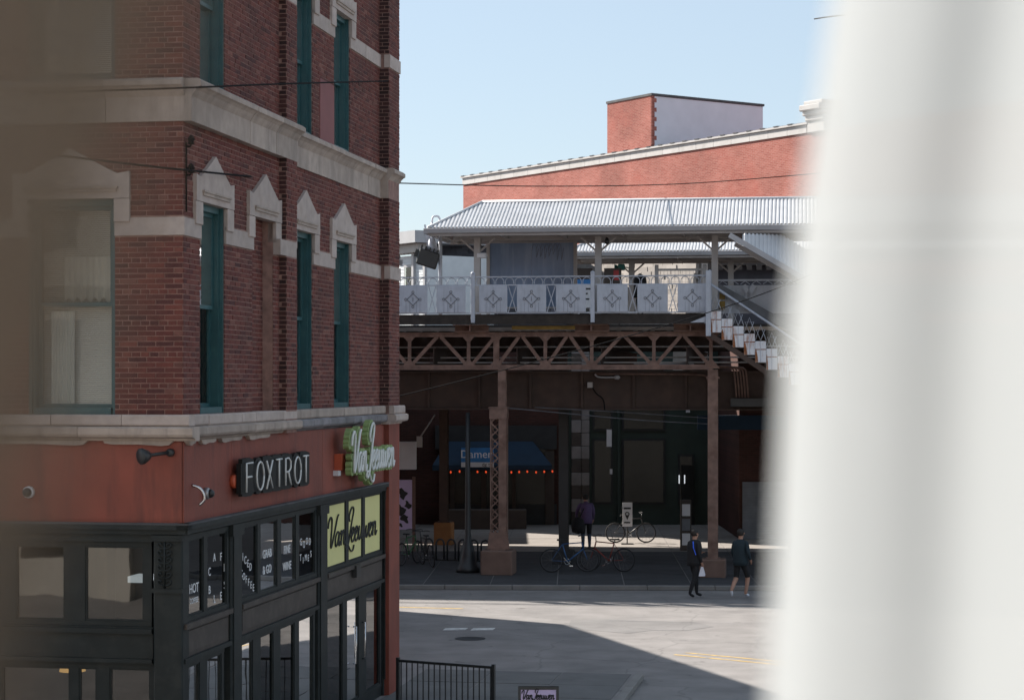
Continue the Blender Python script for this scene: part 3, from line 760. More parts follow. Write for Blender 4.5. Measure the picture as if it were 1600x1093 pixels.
# front face shopfront
fb = [[(FS(222), FS(130)), (FS(98), FS(22))]]
fw1 = shop_window(FF, [(FS(222), FS(130)), (FS(98), FS(22)), (FS(-10), FS(-85))], 2.58, 3.50, off=-.08)
fw2 = shop_window(FF, [(FS(232), FS(168)), (FS(148), FS(120)), (FS(106), FS(0)), (FS(-12), FS(-85))], .6, 2.0, off=-.08, name='shop_window')
a1 = FS(-95)
m = MB(); m.box(FF, FS(238), a1, -.1, -.02, 2.06, 2.52); ap = obj('apron_panel', m, 'shopfront_paint', house)
m = MB(); m.box(FF, FS(238), a1, -.019, .03, 2.44, 2.5); obj('sill_rail', m, 'shopfront_paint', ap)
m = MB(); m.box(FF, FS(238), a1, -.019, .02, 2.08, 2.13); obj('head_rail', m, 'shopfront_paint', ap)
m = MB(); m.box(FF, FS(238), a1, -.1, -.02, .12, .54); obj('stall_riser', m, 'shopfront_paint', house)
m = MB(); m.box(FF, FS(238), a1, -.08, .0, 3.562, 3.655); obj('transom_head', m, 'shopfront_paint', house)
m = MB(); m.box(FF, a1, LEN_F, -.1, -.02, .12, 3.66); obj('shop_wall', m, 'shopfront_paint', house)
# corner pilaster with a foliate panel
m = MB(); m.bbox(FF, -.015, FS(242), -.2, .06, .12, 3.655, .02); m.bbox(RF, -.03, S(287.5), -.2, .012, .12, 3.655, .01)
m.box(FF, -.02, FS(240), -.1, .09, 2.95, 3.0).box(FF, -.02, FS(240), -.1, .09, 3.58, 3.652)
cp = obj('corner_pilaster', m, 'shopfront_paint', house)
m = MB(); ca, cw, cz = (FS(248) + FS(272)) / 2, .085, 3.28
for j in range(6):
    for s in (-1, 1):
        z = cz - .24 + j * .09
        m.tube(catmull([FF(ca, .065, z), FF(ca + s * cw * .7, .08, z + .01), FF(ca + s * cw, .075, z + .05), FF(ca + s * cw * .6, .085, z + .065), FF(ca + s * cw * .45, .08, z + .04)], 3), .012, 5)
m.tube([FF(ca, .068, cz - .27), FF(ca, .068, cz + .3)], .014, 5)
obj('leaf_ornament', m, 'shopfront_paint', cp)
# warm pendant lamps and a counter inside the cafe
for (px, z, dp) in ((70, 1.83, .9), (-30, 1.83, 1.4)):
    m = MB(); a = FS(px); p = FF(a, -dp, z)
    m.lathe(Fr(p, (1, 0, 0), (0, 1, 0)), [(.02, .16), (.09, .14), (.15, .08), (.17, 0.0), (.165, -.002), (.0, .03)], 14); lp = obj('pendant_lamp', m, 'lamp_glow', origin=p, label='glowing orange pendant lamp seen through the cafe window' if px > 0 else 'second orange pendant lamp deeper in the cafe', cat='pendant lamp', group='cafe pendant lamps')
    m = MB(); m.tube([p + V((0, 0, .16)), p + V((0, 0, 2.85))], .008, 5); obj('cord', m, 'wire_black', lp)
m = MB(); m.box(FF, .6, 8, -2.6, -2.0, .15, 1.15).box(FF, .6, 8, -2.65, -1.95, 1.151, 1.19); obj('counter', m, 'shop_tan', house)
for (x0, x1, z) in ((FS(215), FS(196), 2.95), (FS(178), FS(150), 2.95)):
    m = MB(); m.box(FF, x0, x1, -1.5, -1.1, z, z + .08); obj('menu_light', m, 'tube_white', house)
# awkward bit of wall ironwork: wire bracket on the corner, lamp, cameras
m = MB(); a = .07
m.tube([RF(a, .02, 7.6), RF(a, .02, 8.45)], .010, 6)
for z in (8.4, 8.05): m.tube([RF(a, .02, z), RF(a, .07, z), RF(a, .08, z + .03)], .013, 6); m.lathe(Fr(RF(a, .08, z + .02), (1, 0, 0), (0, 1, 0)), [(.02, 0), (.045, .01), (.03, .04), (.05, .06), (.03, .1), (.01, .12)], 8)
obj('wire_bracket', m, 'wire_black', label='black iron wire bracket bolted to the brick building corner', cat='bracket')
m = MB(); p = FF(FS(268), .02, 4.66)
m.lathe(Fr(p, FF.x, FF.z, FF.y), [(.05, 0), (.05, .05), (.02, .06)], 10); q0, q1 = FF(FS(266), .07, 4.66), FF(FS(243), .3, 4.63); m.tube([q0, q1], .022, 6)
lm = obj('wall_floodlight', m, 'metal_dark', label='small dark floodlight on an arm above the red fascia', cat='floodlight')
m = MB(); d = (q1 - q0).normalized(); X = d.orthogonal().normalized(); m.lathe(Fr(q1, X, d.cross(X), d), [(.03, -.05), (.06, -.02), (.1, .06), (.1, .09), (.09, .1)], 12); obj('lamp_head', m, 'metal_dark', lm)
def dome_cam(F, a, z, label, mm):
    p = F(a, .012, z); m = MB(); m.lathe(Fr(p, F.x, F.z, F.y), [(.075, 0), (.075, .05), (.06, .07)], 12); c = obj('security_camera', m, mm, label=label, cat='camera', group='cameras on the red fascia')
    m = MB(); m.lathe(Fr(p, F.x, F.z, F.y), [(.058, .071), (.052, .1), (.03, .125), (.004, .13)], 12); obj('dome', m, 'metal_dark', c)
dome_cam(FF, FS(47), 4.16, 'pale dome camera on the front red fascia', 'sign_white'); dome_cam(RF, S(318), 4.12, 'grey dome camera beside the hooked bracket', 'metal_grey')
m = MB(); a = S(298); m.tube(catmull([RF(a, .01, 4.25), RF(a + .02, .12, 4.2), RF(a + .05, .16, 4.08), RF(a + .02, .1, 4.0)], 4), .018, 6); obj('hooked_bracket', m, 'chrome', label='bright hooked metal bracket near the fascia corner', cat='bracket')

# ================================================================== signs and lettering
def sh(pts, dx): return [(x + dx, y) for x, y in pts]
L_e = [(.0, .35), (.22, .5), (.4, .78), (.3, 1.0), (.1, .85), (.03, .4), (.16, .02), (.42, .08), (.6, .38)]
L_n = [[(.0, .75), (.1, .98), (.14, .6), (.13, .0)], [(.13, .35), (.3, .85), (.46, .98), (.54, .7), (.52, .2), (.64, .0), (.82, .3)]]
SCRIPT = [[(-.25, 1.35), (-.2, 1.75), (.05, 2.05), (.25, 1.85), (.27, 1.2), (.25, .4), (.32, .02), (.5, .35), (.78, 1.2), (1.0, 1.9), (1.18, 2.12)],
          [(1.42, .8), (1.25, .98), (1.0, .8), (.9, .35), (1.02, .02), (1.25, .2), (1.42, .85), (1.4, .3), (1.5, .02), (1.68, .3)]]
SCRIPT += [sh(p, 1.62) for p in L_n]
SCRIPT += [[(2.9, 1.45), (2.78, 1.8), (3.0, 2.25), (3.3, 2.4), (3.45, 2.1), (3.25, 1.4), (3.05, .6), (2.9, .0), (2.65, -.35), (2.42, -.3), (2.5, -.05), (2.85, -.15), (3.25, -.55), (3.6, -.6), (3.75, -.25)]]
SCRIPT += [sh(L_e, 3.25), sh(L_e, 3.8)]
SCRIPT += [[(4.35, .38), (4.48, .95), (4.44, .35), (4.56, .02), (4.78, .25), (4.9, .95), (4.88, .3), (5.0, .02), (5.15, .3)],
           [(5.15, .3), (5.22, .95), (5.2, .3), (5.34, .02), (5.52, .3), (5.6, .85), (5.58, .3), (5.72, .02), (5.92, .35), (6.0, .95), (6.15, .8)]]
SCRIPT += [sh(L_e, 6.05)] + [sh(p, 6.6) for p in L_n]
def script(m, F, a0, z0, sx, sz, r, off, n=6, k=5, lean=.12):
    for st in SCRIPT:
        m.tube(catmull([F(a0 + (x + y * lean) * sx, off, z0 + y * sz) for x, y in st], k), r, n)

# boxed sign with white stroke letters on the fascia
p0 = RF(S(425), .2, 4.0)
sg = empty('shop_sign', p0, 'black shaped sign with thin white capital letters on the red fascia', 'sign')
fa0, fa1 = S(359), S(467); zb = 4.05; zt = 4.47
STR = {'F': [[(0, 0), (0, 1), (.6, 1)], [(0, .52), (.5, .52)]], 'O': [[(.35 + .35 * math.cos(t * math.pi / 8), .5 + .5 * math.sin(t * math.pi / 8)) for t in range(17)]],
       'X': [[(0, 0), (.6, 1)], [(0, 1), (.6, 0)]], 'T': [[(0, 1), (.6, 1)], [(.3, 1), (.3, 0)]], 'R': [[(0, 0), (0, 1), (.35, 1), (.55, .88), (.55, .62), (.35, .5), (0, .5)], [(.3, .5), (.58, 0)]]}
mt = MB(); pit = (fa1 - fa0 - .1) / 7.0
plate = MB(); back = MB()
for i, ch in enumerate('FOXTROT'):
    x0 = fa0 + .14 + i * pit
    for st in STR[ch]:
        mt.tube([RF(x0 + u * .33 / .7, .185, zb + .02 + w * .38) for u, w in st], .013, 6)
    g = MB()
    if ch == 'O': g.prism(RF, [(x0 + .18 + .26 * math.cos(t * math.pi / 8), zb + .21 + .25 * math.sin(t * math.pi / 8)) for t in range(16)],   .10, .155 + .001 * i)
    else: g.prism(RF, [(x0 - .09, zb - .03), (x0 + .05, zb - .04), (x0 + .3, zb - .04), (x0 + .42, zb - .01), (x0 + .42, zb + .44), (x0 + .2, zb + .47), (x0 - .09, zb + .46)], .10, .155 + .001 * i)
    obj('letter_box', g, 'sign_black', sg)
g = MB(); g.box(RF, fa0, fa1, .09, .153, zb + .0, zb + .40); obj('sign_body', g, 'sign_black', sg)
obj('stroke_letter', mt, 'neon_white', sg)
g = MB(); g.lathe(Fr(RF(S(360), .01, 4.22), RF.x, RF.z, RF.y), [(.09, 0), (.09, .06), (.08, .07)], 14); obj('mount', g, 'bracket_orange', sg)
# green contour sign with white script
p0 = RF(S(575), .2, 4.0)
sg = empty('shop_sign', p0, 'green contour sign with white script lettering at the fascia end', 'sign')
a0, a1 = S(517), S(590); sx = (a1 - a0) / 8.0; sz = .315
g = MB(); mt = MB()
script(mt, RF, a0 + .2, 4.10, sx, sz, .021, .295)
k = 0
for st in SCRIPT:
    c = catmull([RF(a0 + .2 + (x + y * .12) * sx, 0, 4.10 + y * sz) for x, y in st], 2)
    for q in c:
        s_ = (q - C0).dot(RF.x); z_ = q.z; k += 1
        g.prism(RF, [(s_ + .085 * math.cos(t * math.pi / 5), z_ + .058 * math.sin(t * math.pi / 5)) for t in range(10)], .17, .262 + (k % 97) * .00012, .5)
obj('sign_body', g, 'sign_green', sg); obj('script_letter', mt, 'neon_white', sg)
g = MB(); g.box(RF, S(521), S(528), .005, .12, 4.14, 4.4); obj('mount', g, 'bracket_orange', sg)
g = MB(); g.box(RF, S(519), S(523), .005, .1, 4.06, 4.14); obj('power_box', g, 'sign_white', sg)
# black script across the yellow posters
g = MB(); script(g, RF, S(515), 2.93, (S(594) - S(515)) / 7.9, .235, .014, -.012, 5, 4); obj('script_letter', g, 'ink', tw[2])
# white lettering on the transoms
def word(txt, px, z, size, par, ang=0.0, F=RF, off=-.030):
    X = F.x * math.cos(ang) + F.z * math.sin(ang); Z = F.z * math.cos(ang) - F.x * math.sin(ang)
    g = text_mesh(txt, size, Fr(F(S(px), off, z), X, F.y, Z)); obj('lettering', g, 'letter_white', par)
word('HOT', 307, 2.95, .17, tw[0]); word('COFFEE', 307, 2.80, .095, tw[0])
for ch, a in zip('CAFE', (170, 110, 60, 10)): word(ch, 343 + 12 * math.cos(R(a)), 3.06 + .22 * math.sin(R(a)), .15, tw[0])
for ch, a in zip('BLES', (190, 250, 300, 350)): word(ch, 343 + 12 * math.cos(R(a)), 2.9 + .18 * math.sin(R(a)), .15, tw[0])
for i, ch in enumerate('ICED'): word(ch, 383 + i * 4.0, 3.17 - i * .055, .15, tw[1])
for i, ch in enumerate('COFFEE'): word(ch, 381 + i * 3.7, 2.95 - i * .048, .14, tw[1])
word('GRAB', 421, 3.12, .17, tw[1]); word('& GO', 421, 2.9, .17, tw[1])
word('FINE', 452, 3.1, .17, tw[1]); word('WINE', 452, 2.86, .17, tw[1])
for i, ch in enumerate('GOOD'): word(ch, 473.5 + i * 4.6, 3.12 + (.03, -.02, .02, .0)[i], .15, tw[1])
for i, ch in enumerate('TIMES'): word(ch, 473 + i * 4.0, 2.9 + (.02, -.03, .0, -.02, .03)[i], .14, tw[1])

# ================================================================== building hidden behind the corner one (its shadow falls on the street)
nbp = [(-5.5, 39.9), (-10.6, 55.1), (-14.5, 56.3), (-26, 57.5), (-26, 42)]
nh = empty('neighbour_building', (-15, 48, 0), 'plain red brick block standing behind the corner building', 'building')
m = MB(); n = len(nbp); H = 9.0
for i in range(n):
    (x0, y0), (x1, y1) = nbp[i], nbp[(i + 1) % n]; m.quad((x0, y0, 0), (x1, y1, 0), (x1, y1, H), (x0, y0, H))
m.add([(x, y, H - .2) for x, y in nbp], [(0, 1, 2, 3, 4)]); obj('wall', m, 'neighbour_brick', nh)
NF = Fr((-5.5, 39.9, 0), (-5.1, 15.2, 0), (15.2, 5.1, 0))
for zz in (1.0, 5.2):
    for k in range(5):
        a = 1.2 + k * 2.8
        m = MB(); m.box(NF, a, a + 1.1, .0, .03, zz, zz + 2); w = obj('window', m, 'teal_paint', nh)
        m = MB(); m.box(NF, a + .08, a + 1.02, .031, .036, zz + .08, zz + 1.92); obj('pane', m, 'window_glass', w)

# ================================================================== the elevated station
LO = V((-.27, 58, 0)); AE = V((.9903, -.139, 0)).normalized()
LF = Fr(LO, AE, (-AE.y, AE.x, 0))              # x along the tracks, y away from the camera
def LA(px, b=0.0):
    q = px - 800; p0 = LF(0, b, 0)
    return (q * p0.y - 3200 * p0.x) / (3200 * AE.x - q * AE.y)
A0, A1 = -20.0, 17.0
via = empty('railway_viaduct', LF(0, 0, 0), 'brown riveted steel railway viaduct with a lattice truss side', 'viaduct')
TB, TT = 5.89, 6.98
def part(name, m, mt_, par=via, **k): return obj(name, m, mt_, par, **k)
m = MB(); m.box(LF, A0, LA(1111) + .05, -.09, .09, TT - .16, TT - .06).box(LF, A0, LA(1111) + .06, -.14, .14, TT - .059, TT - .03); part('top_chord', m, 'steel_brown')
m = MB(); m.box(LF, A0, LA(1111) + .05, -.09, .09, TB + .03, TB + .14).box(LF, A0, LA(1111) + .06, -.14, .14, TB, TB + .029); part('bottom_chord', m, 'steel_brown')
vx = [LA(p) for p in (640.6, 732.8, 776, 852.5, 925, 1022, 1111)]
pitch = 1.62
left = [vx[0] - pitch * k for k in range(1, 10)][::-1]
for a in left + vx:
    m = MB(); wdt = .17 if abs(a - vx[2]) < .01 else .10
    m.box(LF, a - wdt / 2, a + wdt / 2, -.075, -.055, TB + .13, TT - .15).box(LF, a - .012, a + .012, -.055, .07, TB + .13, TT - .15); part('vertical_post', m, 'steel_brown')
allv = left + vx
for i in range(len(allv) - 1):
    x0, x1 = allv[i], allv[i + 1]
    if abs(x1 - vx[2]) < .01:      # the half panel beside the column: one strut only
        pairs = [((x0 + .1, TB + .14), (x1 - .05, TT - .17))]
    else:
        c = (x0 + x1) / 2; pairs = [((x0 + .06, TB + .14), (c - .05, TT - .15)), ((x1 - .06, TB + .14), (c + .05, TT - .15))]
    for (a, z), (b, y) in pairs:
        m = MB(); m.bar(LF(a, -.065, z), LF(b, -.065, y), .10, .02, up=-LF.y).bar(LF(a, -.0, z), LF(b, -.0, y), .02, .12, up=-LF.y); part('diagonal', m, 'steel_brown')
for a in allv:
    for z0, z1, s in ((TB + .03, TB + .27, 1), (TT - .25, TT - .05, -1)):
        m = MB(); zc = z0 if s > 0 else z1
        m.prism(LF, [(a - .26, zc), (a + .26, zc), (a + .16, zc + s * .12), (a + .06, zc + s * .23), (a - .06, zc + s * .23), (a - .16, zc + s * .12)], -.103, -.092); part('gusset', m, 'steel_brown')
# rivets on chords and posts: one mass
m = MB()
def rivet(a, b, z): m.add([LF(a - .014, b, z - .014), LF(a + .014, b, z - .014), LF(a + .014, b, z + .014), LF(a - .014, b, z + .014), LF(a, b - .014, z)], [(0, 1, 4), (1, 2, 4), (2, 3, 4), (3, 0, 4)])
a = A0
while a < LA(1111): rivet(a, -.091, TT - .11); rivet(a, -.091, TB + .085); a += .14
for a in allv:
    for k in range(5): rivet(a - .12 + .06 * k, -.104, TB + .1); rivet(a - .12 + .06 * k, -.104, TT - .12)
part('rivets', m, 'steel_brown', kind='stuff')
# platform deck, edge beam and its outriggers
m = MB(); m.box(LF, A0, LA(1102), -.55, 3.0, 7.31, 7.44); part('platform_deck', m, 'timber_dark')
m = MB(); m.box(LF, A0, LA(1102), -.62, -.5, 7.16, 7.42); part('edge_beam', m, 'timber_dark')
for px in (560, 738, 926, 1080):
    m = MB(); a = LA(px); m.box(LF, a - .48, a + .48, -.5, .12, 7.13, 7.158).box(LF, a - .48, a + .48, -.1, -.07, 6.99, 7.13).box(LF, a - .02, a + .02, -.45, -.1, 6.98, 7.13).box(LF, a - .48, a + .48, -.25, .1, 6.955, 6.985); part('outrigger', m, 'steel_brown')
m = MB(); m.box(LF, LA(802), LA(900), -.3, -.2, 7.02, 7.12); part('yellow_beam', m, 'yellow_paint')
# plate girders under the tracks
for b0 in (1.6, 5.6, 9.8):
    m = MB(); m.box(LF, A0, A1, b0, b0 + .03, 4.78, 5.82).box(LF, A0, A1, b0 - .16, b0 + .19, 4.74, 4.779).box(LF, A0, A1, b0 - .16, b0 + .19, 5.821, 5.86)
    gd = part('plate_girder', m, 'steel_brown_shaded')
    if b0 < 2:
        for k in range(24):
            a = A0 + 1.1 + k * 1.5; m = MB(); m.box(LF, a - .035, a + .035, b0 - .10, b0 - .001, 4.79, 5.81); obj('stiffener', m, 'steel_brown_shaded', gd)
# cross girders and floor beams
for k in range(15):
    a = A0 + 1.2 + k * 2.4
    m = MB(); m.box(LF, a - .01, a + .01, .1, 12.8, 5.9, 6.5).box(LF, a - .11, a + .11, .1, 12.8, 6.5, 6.52).box(LF, a - .11, a + .11, .1, 12.8, 5.88, 5.9); part('floor_beam', m, 'steel_brown_shaded')
# stringers, sleepers and rails of two tracks
tie = None
for tb in (3.6, 6.9):
    for rb in (.5, 1.95):
        m = MB(); m.box(LF, A0, A1, tb + rb - .06, tb + rb + .06, 6.53, 6.9); part('stringer', m, 'steel_brown_shaded')
        m = MB(); m.box(LF, A0, A1, tb + rb - .035, tb + rb + .035, 7.08, 7.2); part('rail', m, 'rail_steel')
    for k in range(74):
        a = A0 + .25 + k * .5; p = LF(a, tb + 1.22, 6.99)
        if tie is None:
            m = MB(); m.box(Fr(p, LF.x, LF.y), -.175, .175, -1.45, 1.45, -.085, .085); tie = obj('sleeper', m, 'timber_dark', via, origin=p)
        else: share(tie, via, p)
for b0, b1 in ((3.0, 3.30), (6.32, 6.58), (9.58, 9.62)):
    m = MB(); m.box(LF, A0, A1, b0, b1, 6.95, 7.05); part('sun_block_plank', m, 'timber_dark')  # planks added between the tracks to keep sun off the ground below
# far platform deck
m = MB(); m.box(LF, A0, A1, 9.6, 15.2, 7.31, 7.44).box(LF, A0, A1, 9.55, 9.6, 7.2, 7.42); part('platform_deck', m, 'timber_dark')
# light pipes and cat-walk lines inside the truss, conduits on the girder
for z, b in ((6.55, .9), (6.25, 1.2), (6.1, .7)):
    m = MB(); m.tube([LF(A0, b, z), LF(A1, b, z)], .022, 6); part('conduit', m, 'cream_steel')
m = MB(); m.tube([LF(LA(985), 1.3, 6.02), LF(LA(1080), 1.3, 6.02)], .11, 10); part('pipe', m, 'gutter')
m = MB(); m.tube(catmull([LF(LA(922), 1.45, 5.78), LF(LA(1050), 1.45, 5.77), LF(LA(1092), 1.45, 5.75), LF(LA(1102), 1.45, 5.62), LF(LA(1104), 1.45, 5.2), LF(LA(1104), 1.45, 4.4)], 5), .03, 6); part('conduit', m, 'steel_brown')
for k in range(5):
    p = 1140 + k * 4.6
    m = MB(); a = LA(p + 8, 1.2); m.tube(catmull([LF(LA(1105, 1.2), 1.2, 5.98 - k * .005), LF(a - .25, 1.2, 5.98 - k * .005), LF(a - .05, 1.2, 5.9), LF(a, 1.2, 5.7), LF(a + .05, 1.2, 5.1)], 4), .026, 6); part('conduit', m, 'steel_brown')
m = MB(); m.box(LF, LA(1142, 1.2), LA(1200, 1.2), 1.0, 1.5, 4.85, 5.08); part('junction_trunk', m, 'metal_dark')
m = MB(); m.box(LF, LA(918, 1.4), LA(926, 1.4), 1.35, 1.5, 5.38, 5.54); part('junction_box', m, 'cream_steel')
m = MB(); m.tube(catmull([LF(LA(925, 1.4), 1.42, 5.4), LF(LA(932, 1.4), 1.42, 5.2), LF(LA(942, 1.4), 1.42, 5.05), LF(LA(945, 1.4), 1.42, 4.7)], 4), .018, 5); part('cable', m, 'wire_black')
m = MB(); m.tube(catmull([LF(LA(922), 1.35, 5.78), LF(LA(926), 1.35, 5.7), LF(LA(935), 1.35, 5.68), LF(LA(957), 1.35, 5.68)], 4), .025, 6); m.lathe(Fr(LF(LA(958), 1.35, 5.68), LF.y, LF.z, LF.x), [(.02, -.1), (.06, -.06), (.07, .02), (.02, .08)], 10); part('lamp_bracket', m, 'gutter')
# columns
def column(a, b, z0, z1, lattice, ped, pm, label, cm='steel_brown', pw=.7):
    c = empty('steel_column', LF(a, b, 0), label, 'column', 'columns carrying the railway')
    zt = ped + .12
    G = LF.at(a, b, 0)
    m = MB(); m.bbox(G, -pw / 2, pw / 2, -pw / 2, pw / 2, .1, zt, .03); obj('pedestal', m, pm, c)
    m = MB(); m.box(G, -.2, .2, -.2, .2, zt, zt + .03); obj('base_plate', m, cm, c)
    if lattice:
        zz = lattice
        for x0, x1 in ((.02, .24), (-.22, -.19)):
            m = MB(); m.box(G, x0, x1, -.15, -.13, zt + .03, zz).box(G, x0, x1, .13, .15, zt + .03, zz); obj('channel', m, cm, c)
        z = zt + .2; k = 0
        while z < zz - .25:
            m = MB(); s = 1 if k % 2 else -1
            m.bar(G(-.1 - s * .1, -.14, z), G(-.1 + s * .11, -.14, z + .2), .035, .012, up=-G.y); m.bar(G(-.1 + s * .1, .14, z), G(-.1 - s * .11, .14, z + .2), .035, .012, up=-G.y); obj('lacing_bar', m, cm, c); z += .2; k += 1
        m = MB(); m.box(G, -.26, .28, -.19, .19, zz, zz + .04).box(G, -.24, .26, -.17, .17, zz - .3, zz); obj('cap_plate', m, cm, c)
        m = MB(); m.box(G, .0, .22, -.12, -.1, zz + .04, z1).box(G, .1, .12, -.1, .1, zz + .04, z1).box(G, .0, .22, .1, .12, zz + .04, z1); obj('upper_shaft', m, cm, c)
        m = MB(); m.box(G, .245, .256, -.13, .13, zt + .05, zz)
        z = zt + .15
        while z < zz: m.box(G, .256, .272, -.15, -.12, z, z + .03); z += .16
        obj('side_plate', m, cm, c)
        m = MB(); m.prism(G, [(-.3, zt + .03), (.34, zt + .03), (.28, zt + .5), (-.24, zt + .5)], -.17, -.155); obj('foot_plate', m, cm, c)
    else:
        m = MB(); m.box(G, -.14, .14, -.14, -.12, zt + .03, z1).box(G, -.012, .012, -.12, .12, zt + .03, z1).box(G, -.14, .14, .12, .14, zt + .03, z1); obj('shaft', m, cm, c)
        m = MB(); m.box(G, -.18, .18, -.16, .16, z1 - .25, z1 - .2); obj('splice', m, cm, c)
    return c
column(LA(779), 0, 0, TB, 4.8, .68, 'tan_concrete', 'lattice steel column on a tan plinth beneath the truss', pw=.9)
column(LA(1114), 0, 0, TB, None, .50, 'tan_concrete', 'plain steel column on a tan plinth beside the black-clad walker', pw=.72)
column(LA(684, 9), 10.2, 0, 5.9, None, .75, 'ochre_concrete', 'brown steel column on an orange plinth beside the bike rack', 'steel_brown_shaded', pw=.6)
column(LA(881, 3.5), 3.5, 0, 5.9, None, .4, 'shop_dark', 'steel column coloured dark as if backlit behind the purple-coated person', 'metal_dark', pw=.62)  # near-black colour stands in for the shade of a backlit column
column(LA(1240, 0), 0, 0, TB, None, .50, 'tan_concrete', 'steel column on a tan plinth beyond the white curtain edge')
for k, a in enumerate((-7.5,)):
    column(a, 0, 0, TB, None, .5, 'tan_concrete', 'steel column hidden behind the corner building')

# --- platform railing with ornamented panels
rail = empty('platform_railing', LF(0, -.55, 7.4), 'white steel platform railing with square diamond-ornament panels', 'railing')
RB = -.66
pan_px = [(623, 668.5), (682, 728), (749, 793), (808, 853.6), (869, 915.5), (933, 981), (996, 1043.6), (1059, 1105)]
post_px = [739, 926, 1109]
PZ0, PZ1, HZ = 7.49, 8.24, 8.50
pans = [(LA(a, RB), LA(b, RB)) for a, b in pan_px]
w = .83; gap = 1.07
for k in range(1, 7): pans.insert(0, (pans[0][0] - gap, pans[0][0] - gap + w))
posts = [LA(p, RB) for p in post_px]; posts = [posts[0] - 3.4, posts[0] - 6.8] + posts
for a in posts:
    m = MB(); m.bbox(LF, a - .055, a + .055, RB - .05, RB + .06, 7.2, 8.58, .008); po = obj('post', m, 'white_steel', rail)
    m = MB(); m.lathe(Fr(LF(a, RB, 8.575), (1, 0, 0), (0, 1, 0)), [(.062, 0), (.065, .02), (.04, .05), (.005, .065)], 10); obj('cap', m, 'white_steel', po)
AR = posts[-1]
for hw_, z0_ in ((.03, HZ - .03), (.02, PZ1), (.02, PZ0 - .03)):
    m = MB(); m.box(LF, A0, AR, RB - hw_, RB + hw_, z0_, z0_ + .03); obj('rail', m, 'white_steel', rail)
n = int((AR - A0) / .27)
for i in range(n):
    a = A0 + .135 + i * (AR - A0) / n
    if a < -4.5: continue
    m = MB(); m.tube([LF(a + .115 * math.cos(t), RB, PZ1 + .10 + .12 * math.sin(t)) if 0 <= t <= math.pi else None for t in [math.pi * j / 8 for j in range(9)]], .011, 5)
    m.tube([LF(a + .115, RB, PZ1 + .03), LF(a + .115, RB, PZ1 + .105)], .011, 5); m.tube([LF(a - .115, RB, PZ1 + .03), LF(a - .115, RB, PZ1 + .105)], .011, 5); obj('hoop', m, 'white_steel', rail)
for i, (a, b) in enumerate(pans):
    m = MB(); m.bbox(LF, a, b, RB - .045, RB - .025, PZ0, PZ1, .006, random.random()); pn = obj('panel', m, 'white_steel', rail)
    c = (a + b) / 2; z = (PZ0 + PZ1) / 2 + .0; d = .17
    if a > -4.5:
        m = MB(); P = [(c - d, z), (c, z + d), (c + d, z), (c, z - d)]
        for j in range(4):
            m.bar(LF(P[j][0], RB - .055, P[j][1]), LF(P[(j + 1) % 4][0], RB - .055, P[(j + 1) % 4][1]), .015, .014, up=-LF.y)
            m.torus(LF.at(P[j][0] * 1.0 + (P[j][0] - c) * .2, RB - .055, P[j][1] + (P[j][1] - z) * .2), .033, .007, 12, 5)
        m.bar(LF(c, RB - .055, z - .06), LF(c, RB - .055, z + .06), .012, .012, up=-LF.y)
        obj('diamond_ornament', m, 'ornament_grey', pn)
        m = MB()
        for x in (-.2, .2, -.09, .1): m.quad(LF(c + x - .008, RB - .0465, PZ0 + .01), LF(c + x + .008, RB - .0465, PZ0 + .01), LF(c + x + .005, RB - .0465, z - .02 - random.random() * .12), LF(c + x - .005, RB - .0465, z - .02 - random.random() * .1))
        obj('stain', m, 'stain_grey', pn)
    if i:
        x0, x1 = pans[i - 1][1] + .02, a - .02
        if x1 - x0 > .08 and a > -4.5 and not any(x0 < q < x1 for q in posts):
            m = MB(); m.bar(LF(x0, RB, PZ0), LF(x1, RB, PZ1), .022, .012, up=-LF.y).bar(LF(x1, RB + .013, PZ0), LF(x0, RB + .013, PZ1), .022, .012, up=-LF.y); obj('cross_brace', m, 'white_steel', rail)

